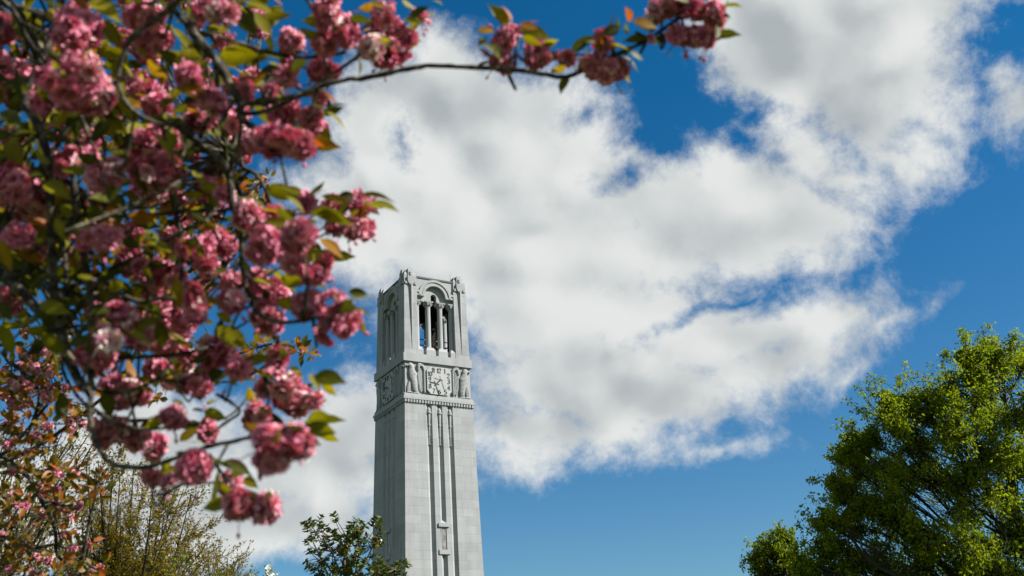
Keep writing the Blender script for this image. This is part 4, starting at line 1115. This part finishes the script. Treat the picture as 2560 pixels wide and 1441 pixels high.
def oak(name, label, base_px, D, lobes, mat_leaf, seed_r, clump_r=.36, leaves=50, lsize=.165, top_px=None, group=None):
    base = ground_under(at(base_px, 1441, D))
    root = empty(name, tuple(base)); tag(root, label, 'oak tree', 'oaks right of the tower')
    top = at(*top_px, D) if top_px else None
    P = smooth_path([base, base * .7 + top * .3 + (.15, 0, 0), base * .35 + top * .65 + (-.2, .2, 0), top], 6)
    mb = MB(); V, F = tube(P, np.linspace(seed_r, .05, len(P)), 10); mb.add(V, F); part(mb, 'trunk', DBARK, root, True)
    lm, bm, twm = MB(), MB(), MB(); k = D / FPX
    for (x, y, r, dz) in lobes:
        c = at(x, y + 12, D + dz); R = r * k * (1 + dz / D)
        # limb from the trunk to the lobe
        j = int(np.clip(np.argmin(np.abs(P[:, 2] - (c[2] - 1.1 * np.linalg.norm((P[-1] - c)[:2]) * .6 - 1.0))), 2, len(P) - 2)); q = P[j]
        dl = np.linalg.norm(c - q); lp = smooth_path([q, q * .65 + c * .35 + np.array([0, 0, -.06 * dl]) + rng.normal(size=3) * .07 * dl, q * .3 + c * .7 + rng.normal(size=3) * .07 * dl, c, c + unit(unit(c - q) + rng.normal(size=3) * .5) * R * .6], 6)
        mbl = MB(); V, F = tube(lp, np.linspace(.02 + .008 * np.linalg.norm(c - q), .012, len(lp)), 6); mbl.add(V, F); part(mbl, 'limb', DBARK, root, True)
        ns = int(4 + 3.3 * R); per = int(4 + 2.6 * R)          # a lobe is several sprays with gaps between them
        su = unit(rng.normal(size=(ns, 3))); sc_ = c + su * rng.uniform(.35, 1.0, size=(ns, 1)) * R * .92 * np.array([1, 1, .92])
        cc = np.concatenate([q_ + unit(rng.normal(size=(per, 3))) * (rng.random((per, 1)) ** .5) * R * rng.uniform(.22, .5) * np.array([1.0, 1.0, .9]) for q_ in sc_])
        so_ = unit(rng.normal(size=(10, 3)) + np.array([-.25, 0, .55])); cc = np.concatenate([cc, c + so_ * R * rng.uniform(1.0, 1.55 if R > .9 else 2.6, size=(10, 1))])      # sprigs that stand out of the outline
        for a in cc:
            i = rng.integers(len(lp) // 3, len(lp)); tp = smooth_path([lp[i], (lp[i] + a) / 2 + rng.normal(size=3) * .06 + np.array([0, 0, -.05]), a], 3)
            V, F = tube(tp, np.linspace(.022, .008, len(tp)), 4); twm.add(V, F)
            m = int(leaves * rng.uniform(.35, 1.5)); cr_ = clump_r * rng.uniform(.45, 1.3)
            dd = unit(unit(a - c) * .75 + np.array([0, 0, rng.uniform(.1, .9)]) + rng.normal(size=3) * .4); ks = min(1.0, .35 + .6 * R); ll = rng.uniform(.35, 1.15) * ks
            u_ = rng.random((m, 1)); pts = a + dd * ll * (u_ - .35) + rng.normal(size=(m, 3)) * (.24 - .13 * u_) * (cr_ / .36 + .35) * .75 * ks
            V, F = tube([a - dd * ll * .35, a + dd * ll * .1, a + dd * ll * .6], [.011, .008, .004], 4); twm.add(V, F)
            leaf_cloud(lm, pts, lsize, np.clip(rng.normal(.5, .2) + rng.normal(size=m) * .14, 0, 1))
    part(lm, 'crown', mat_leaf, root); part(twm, 'twigs', DBARK, root)
    return root


OAK1 = [(2500, 905, 62, 0), (2440, 925, 34, -1), (2545, 900, 55, 1.5), (2415, 890, 26, 0), (2470, 870, 22, 0), (2395, 965, 46, -1.5), (2330, 1000, 38, .5), (2260, 1005, 30, -.5), (2222, 1000, 14, -.5), (2290, 1030, 46, 1), (2230, 1050, 44, -1.5),
        (2460, 1000, 78, 1.5), (2540, 1010, 80, -2), (2370, 1060, 70, -2.5), (2290, 1110, 64, 0), (2450, 1110, 80, -2.8), (2540, 1130, 80, 0), (2180, 1085, 34, 0), (2140, 1100, 26, .5), (2120, 1140, 26, 0), (2170, 1150, 52, 1.5), (2230, 1180, 62, -1.5), (2110, 1205, 26, -.5), (2105, 1225, 20, 0), (2160, 1230, 40, 1),
        (2320, 1200, 80, 1), (2420, 1220, 85, -2.5), (2530, 1250, 85, -1), (2100, 1290, 34, -1), (2065, 1300, 16, -1), (2130, 1300, 42, .5), (2210, 1290, 70, -1), (2300, 1310, 80, -2), (2420, 1340, 90, -2.5), (2530, 1370, 90, 1),
        (2075, 1360, 34, 0), (2130, 1380, 50, -1), (2040, 1400, 26, -.5), (2210, 1390, 75, 1), (2310, 1410, 80, -1), (2420, 1440, 80, 1), (2090, 1430, 50, 1), (2010, 1425, 20, 0), (2180, 1470, 80, -1), (2300, 1500, 80, 1), (2520, 1470, 90, -2),
        (2660, 960, 120, 0), (2680, 1160, 130, 1), (2670, 1360, 130, -1), (2800, 1100, 150, 0), (2790, 1300, 150, 0)]
oak('oak_tree', 'big yellow-green oak in young leaf right of the tower, its crown running out of frame', 2548, 46, OAK1, OAKLEAF, .42, top_px=(2510, 960))
OAK2 = [(1955, 1335, 14, 0), (1972, 1345, 12, .3), (1960, 1370, 20, -.3), (1935, 1375, 20, 0), (1905, 1370, 18, 0), (1925, 1360, 14, .4), (1900, 1405, 18, 0), (1930, 1410, 26, .5), (1965, 1410, 28, 0), (1990, 1390, 16, -.4), (1900, 1440, 22, 0), (1950, 1450, 40, 0), (1995, 1440, 26, .5), (1890, 1390, 9, 0)]
oak('oak_tree', 'small pointed oak top standing left of the big yellow-green oak', 1950, 50, OAK2, OAKLEAF, .16, clump_r=.28, leaves=30, lsize=.15, top_px=(1957, 1340))


# ------------------------------------------------------------------ fine twigged trees coming into bud, lower left
def bud_tree(label, base_px, D, fork_px, targets, dens=1.0, spread=1.6, group=None, leafy=1.0, name='budding_tree'):
    base = ground_under(at(base_px, 1441, D)); root = empty(name, tuple(base)); tag(root, label, 'budding tree', 'trees coming into bud')
    F0 = at(*fork_px, D); P0 = smooth_path([base, (base + F0) / 2 + (.08, 0, 0), F0], 5)
    mb = MB(); V, F = tube(P0, np.linspace(.16, .10, len(P0)), 10); mb.add(V, F); part(mb, 'trunk', TBARK, root, True)
    tw, bd = MB(), []

    def emit(path, r_end, lvl):
        L = np.linalg.norm(np.diff(path, axis=0), axis=1).sum()
        n = max(2, int(L * (6.2 if lvl == 0 else 7.5) * dens))
        tang = unit(np.gradient(path, axis=0))
        for _ in range(n):
            u = rng.uniform(.22 if lvl == 0 else .15, 1.0); i = int(u * (len(path) - 1)); q = path[i]
            d = unit(tang[i] * 1.0 + rng.normal(size=3) * (.75 if lvl == 0 else .6) + np.array([.12, 0, .15]))
            ln = (rng.uniform(.55, 1.15) * (1.15 - .5 * u) if lvl == 0 else rng.uniform(.18, .45))
            pp = smooth_path([q, q + d * ln * .5 + rng.normal(size=3) * .03 * ln, q + d * ln + np.array([0, 0, .06 * ln]) + rng.normal(size=3) * .05 * ln], 3)
            r = r_end * (1 - .55 * u) * (.55 if lvl == 0 else .6)
            V, F = tube(pp, np.linspace(max(r, .004), .0022, len(pp)), 4 if lvl == 0 else 3); tw.add(V, F)
            if lvl == 0: emit(pp, r, 1)
            m = int((12 if lvl else 5) * leafy * rng.uniform(.3, 1.6))
            if m: bd.append((pp[rng.integers(1, len(pp), size=m)] + rng.normal(size=(m, 3)) * .022, np.repeat(unit(d)[None], m, 0)))
    for (x, y) in targets:
        t = at(x, y, D + rng.uniform(-spread, spread)); st = P0[rng.integers(len(P0) // 2, len(P0))]
        mid = st * .5 + t * .5 + np.array([0, 0, -.06 * np.linalg.norm(t - st)]) + rng.normal(size=3) * .08
        p = smooth_path([st, mid, t], 8); mbl = MB(); V, F = tube(p, np.linspace(.045, .008, len(p)), 6); mbl.add(V, F); part(mbl, 'limb', TBARK, root, True)
        emit(p, .022, 0)
    part(tw, 'twigs', TBARK, root)
    O = np.concatenate([b[0] for b in bd]); Dr = np.concatenate([b[1] for b in bd]); n = len(O)
    X, Y, Z = frames(unit(Dr + rng.normal(size=(n, 3)) * .55)); L = rng.uniform(.035, .075, size=(n, 1))
    lm = MB(); V, F = scatter(CL_V, CL_F, O, X * L, Y * L, Z * L); lm.add(V, F, tint=np.repeat(rng.uniform(.02, 1, n), len(CL_V))); part(lm, 'crown', BUDLEAF, root)
    return root


TA = [(215, 1165), (245, 1150), (285, 1150), (335, 1160), (300, 1190), (385, 1205), (420, 1200), (460, 1222), (478, 1240), (430, 1260), (500, 1300), (480, 1330), (515, 1362), (460, 1390), (380, 1310), (350, 1250), (300, 1260), (255, 1230), (200, 1240), (220, 1310), (330, 1350), (170, 1330), (400, 1400), (280, 1390), (180, 1420), (480, 1430), (130, 1260), (100, 1330), (60, 1380), (230, 1400), (340, 1420), (420, 1350)]
bud_tree('round fine-twigged tree in olive bud below the cherry blossoms, its crown fanning toward the tower', 300, 21, (290, 1560), TA, 1.0, 1.8)
TBt = [(230, 1075), (245, 1090), (205, 1055), (215, 1120), (180, 1110), (160, 1070), (120, 1060), (90, 1100), (60, 1050), (20, 1080), (40, 1150), (150, 1150), (110, 1180), (200, 1160), (10, 1190), (70, 1230), (160, 1210), (-60, 1060), (-80, 1180)]
bud_tree('sparse dark-limbed budding tree at the left edge, half hidden behind the rusty-leaved cherry', -130, 17, (-120, 1420), TBt, .65, 1.2, leafy=.55)
TCt = [(490, 1385), (520, 1378), (548, 1372), (570, 1395), (590, 1405), (545, 1410), (500, 1425), (580, 1430), (530, 1440), (470, 1420), (555, 1450), (600, 1450)]
bud_tree('low budding tree top just showing beside the white dogwood flowers', 525, 26, (525, 1560), TCt, .95, 1.2)


# ------------------------------------------------------------------ magnolia in front of the tower foot
def magnolia():
    D = 25.0; base = ground_under(at(880, 1441, D)); root = empty('magnolia_tree', tuple(base))
    tag(root, 'dark glossy magnolia with a few yellow leaves in front of the tower foot', 'magnolia tree')
    F0 = at(880, 1560, D); P0 = smooth_path([base, (base + F0) / 2 + (.1, 0, 0), F0, at(858, 1400, D)], 5)
    mb = MB(); V, F = tube(P0, np.linspace(.17, .05, len(P0)), 10); mb.add(V, F); part(mb, 'trunk', GBARK, root, True)
    tips = [(835, 1282), (838, 1296), (803, 1288), (770, 1298), (762, 1305), (780, 1302), (800, 1306), (818, 1312), (890, 1296), (902, 1302), (880, 1304), (870, 1312), (912, 1312), (936, 1290), (948, 1298), (942, 1310), (952, 1318), (778, 1340), (768, 1352), (772, 1372), (785, 1372), (765, 1400), (772, 1412),
            (838, 1326), (815, 1335), (845, 1345), (865, 1338), (880, 1335), (898, 1330), (915, 1335), (930, 1340), (945, 1345), (955, 1352), (935, 1352), (910, 1350), (890, 1358), (870, 1362), (850, 1368), (830, 1360), (810, 1352), (800, 1372), (820, 1385), (840, 1392), (862, 1388), (885, 1385), (900, 1372),
            (1012, 1398), (1020, 1408), (998, 1402), (985, 1412), (1000, 1418), (950, 1392), (940, 1402), (925, 1412), (958, 1412), (970, 1418), (945, 1428), (965, 1438), (920, 1440), (985, 1440), (1010, 1438), (870, 1412), (850, 1420), (830, 1412), (800, 1425), (790, 1440), (820, 1440), (845, 1445), (875, 1440), (895, 1430), (805, 1400), (785, 1410), (955, 1450), (900, 1450), (930, 1385)]
    MPOLY = [(775, 1310), (830, 1310), (900, 1310), (950, 1310), (955, 1350), (930, 1385), (960, 1420), (1000, 1425), (985, 1470), (790, 1470), (775, 1400)]
    tips += [rand_in(MPOLY) for _ in range(48)]
    tw, lm = MB(), MB(); hubs = [at(x, y, D + dz) for x, y, dz in ((800, 1400, .4), (830, 1380, -.5), (860, 1370, .3), (895, 1390, -.3), (930, 1370, .4), (985, 1425, -.5), (945, 1420, .2), (830, 1430, .6), (900, 1440, -.6), (865, 1340, .1), (780, 1350, .3))]
    for h in hubs:
        st = P0[rng.integers(len(P0) // 2, len(P0))]; p = smooth_path([st, (st + h) / 2 + np.array([0, 0, -.12]) + rng.normal(size=3) * .05, h], 6)
        mbl = MB(); V, F = tube(p, np.linspace(.035, .014, len(p)), 6); mbl.add(V, F); part(mbl, 'limb', GBARK, root, True)
    H = np.array(hubs)
    for (x, y) in tips:
        t = at(x, y + 5, D + rng.uniform(-.8, .8)); h = H[np.argmin(np.linalg.norm(H - t, axis=1))]
        p = smooth_path([h, (h + t) / 2 + np.array([0, 0, -.06]) + rng.normal(size=3) * .05, t], 4); V, F = tube(p, np.linspace(.013, .007, len(p)), 5); tw.add(V, F)
        ax = unit(t - p[-3]) * .6 + np.array([0, 0, .55])
        for lev in range(rng.integers(2, 5)):
            c = t - unit(ax) * .07 * lev; m = rng.integers(6, 10)
            for kk in range(m):
                a = kk * 2.4 + rng.random(); s = unit(np.cross(ax, rng.normal(size=3))); d = unit(s + unit(ax) * rng.uniform(.15, .9)); ln = rng.uniform(.11, .18)
                N = unit(unit(ax) + rng.normal(size=3) * .35)
                tint = rng.uniform(.0, .9) if rng.random() > .045 else rng.uniform(.965, 1)
                add_leaf(lm, c, c + d * ln + np.array([0, 0, -.02]), tint, .42, N, .25)
    for (x, y) in ((960, 1375), (968, 1362), (948, 1378), (900, 1400), (955, 1385)):       # bare twigs
        t = at(x, y, D); h = H[np.argmin(np.linalg.norm(H - t, axis=1))]; p = smooth_path([h, (h + t) / 2 + rng.normal(size=3) * .06, t], 4); V, F = tube(p, np.linspace(.009, .004, len(p)), 4); tw.add(V, F)
    part(lm, 'crown', MAGLEAF, root, True); part(tw, 'twigs', GBARK, root, True)


magnolia()


def dogwood():
    D = 16.0; base = ground_under(at(600, 1441, D)); root = empty('dogwood_tree', tuple(base))
    tag(root, 'white flowering dogwood sprig rising at the bottom edge left of the magnolia', 'dogwood tree')
    F0 = at(610, 1650, D); mb = MB(); V, F = tube(smooth_path([base, (base + F0) / 2, F0], 4), np.linspace(.07, .04, 9), 8); mb.add(V, F); part(mb, 'trunk', TBARK, root, True)
    tw, lm, fm = MB(), MB(), MB()
    for x, y, nf, nl, sd_ in ((672, 1428, 14, 6, 9), (668, 1418, 6, 3, 4), (684, 1436, 8, 3, 6), (628, 1440, 5, 4, 6), (640, 1431, 0, 7, 3), (450, 1392, 0, 14, 9), (470, 1400, 0, 8, 6), (438, 1398, 0, 8, 5), (548, 1432, 0, 10, 8), (556, 1440, 1, 8, 6), (430, 1420, 0, 8, 8), (585, 1444, 0, 8, 8)):
        t = at(x, y + 4, D + rng.uniform(-.4, .4)); p = smooth_path([F0, (F0 + t) / 2 + np.array([.05, 0, -.1]), t], 5); V, F = tube(p, np.linspace(.02, .005, len(p)), 5); tw.add(V, F)
        for _ in range(nf):
            c = t + (RT * rng.normal() * sd_ + UP * rng.normal() * sd_ * .8 + FWD * rng.normal() * sd_) * D / FPX; ax = unit(rng.normal(size=3) * .6 + np.array([.1, -.8, .3]))
            X = unit(np.cross(ax, rng.normal(size=3))); Y = np.cross(ax, X)
            for k in range(4):
                d = X * math.cos(k * PI / 2) + Y * math.sin(k * PI / 2); add_leaf(fm, c, c + d * .036 + ax * .006, rng.random(), .95, ax, .1)
        for _ in range(nl):
            c = t + (RT * rng.normal() * sd_ + UP * rng.normal() * sd_ * .7 + FWD * rng.normal() * sd_) * D / FPX; d = unit(rng.normal(size=3) + np.array([0, 0, .3])); add_leaf(lm, c, c + d * .05, rng.random(), .5)
    part(fm, 'flowers', BRACT, root); part(lm, 'foliage', DOGLEAF, root, True); part(tw, 'twigs', TBARK, root, True)


dogwood()
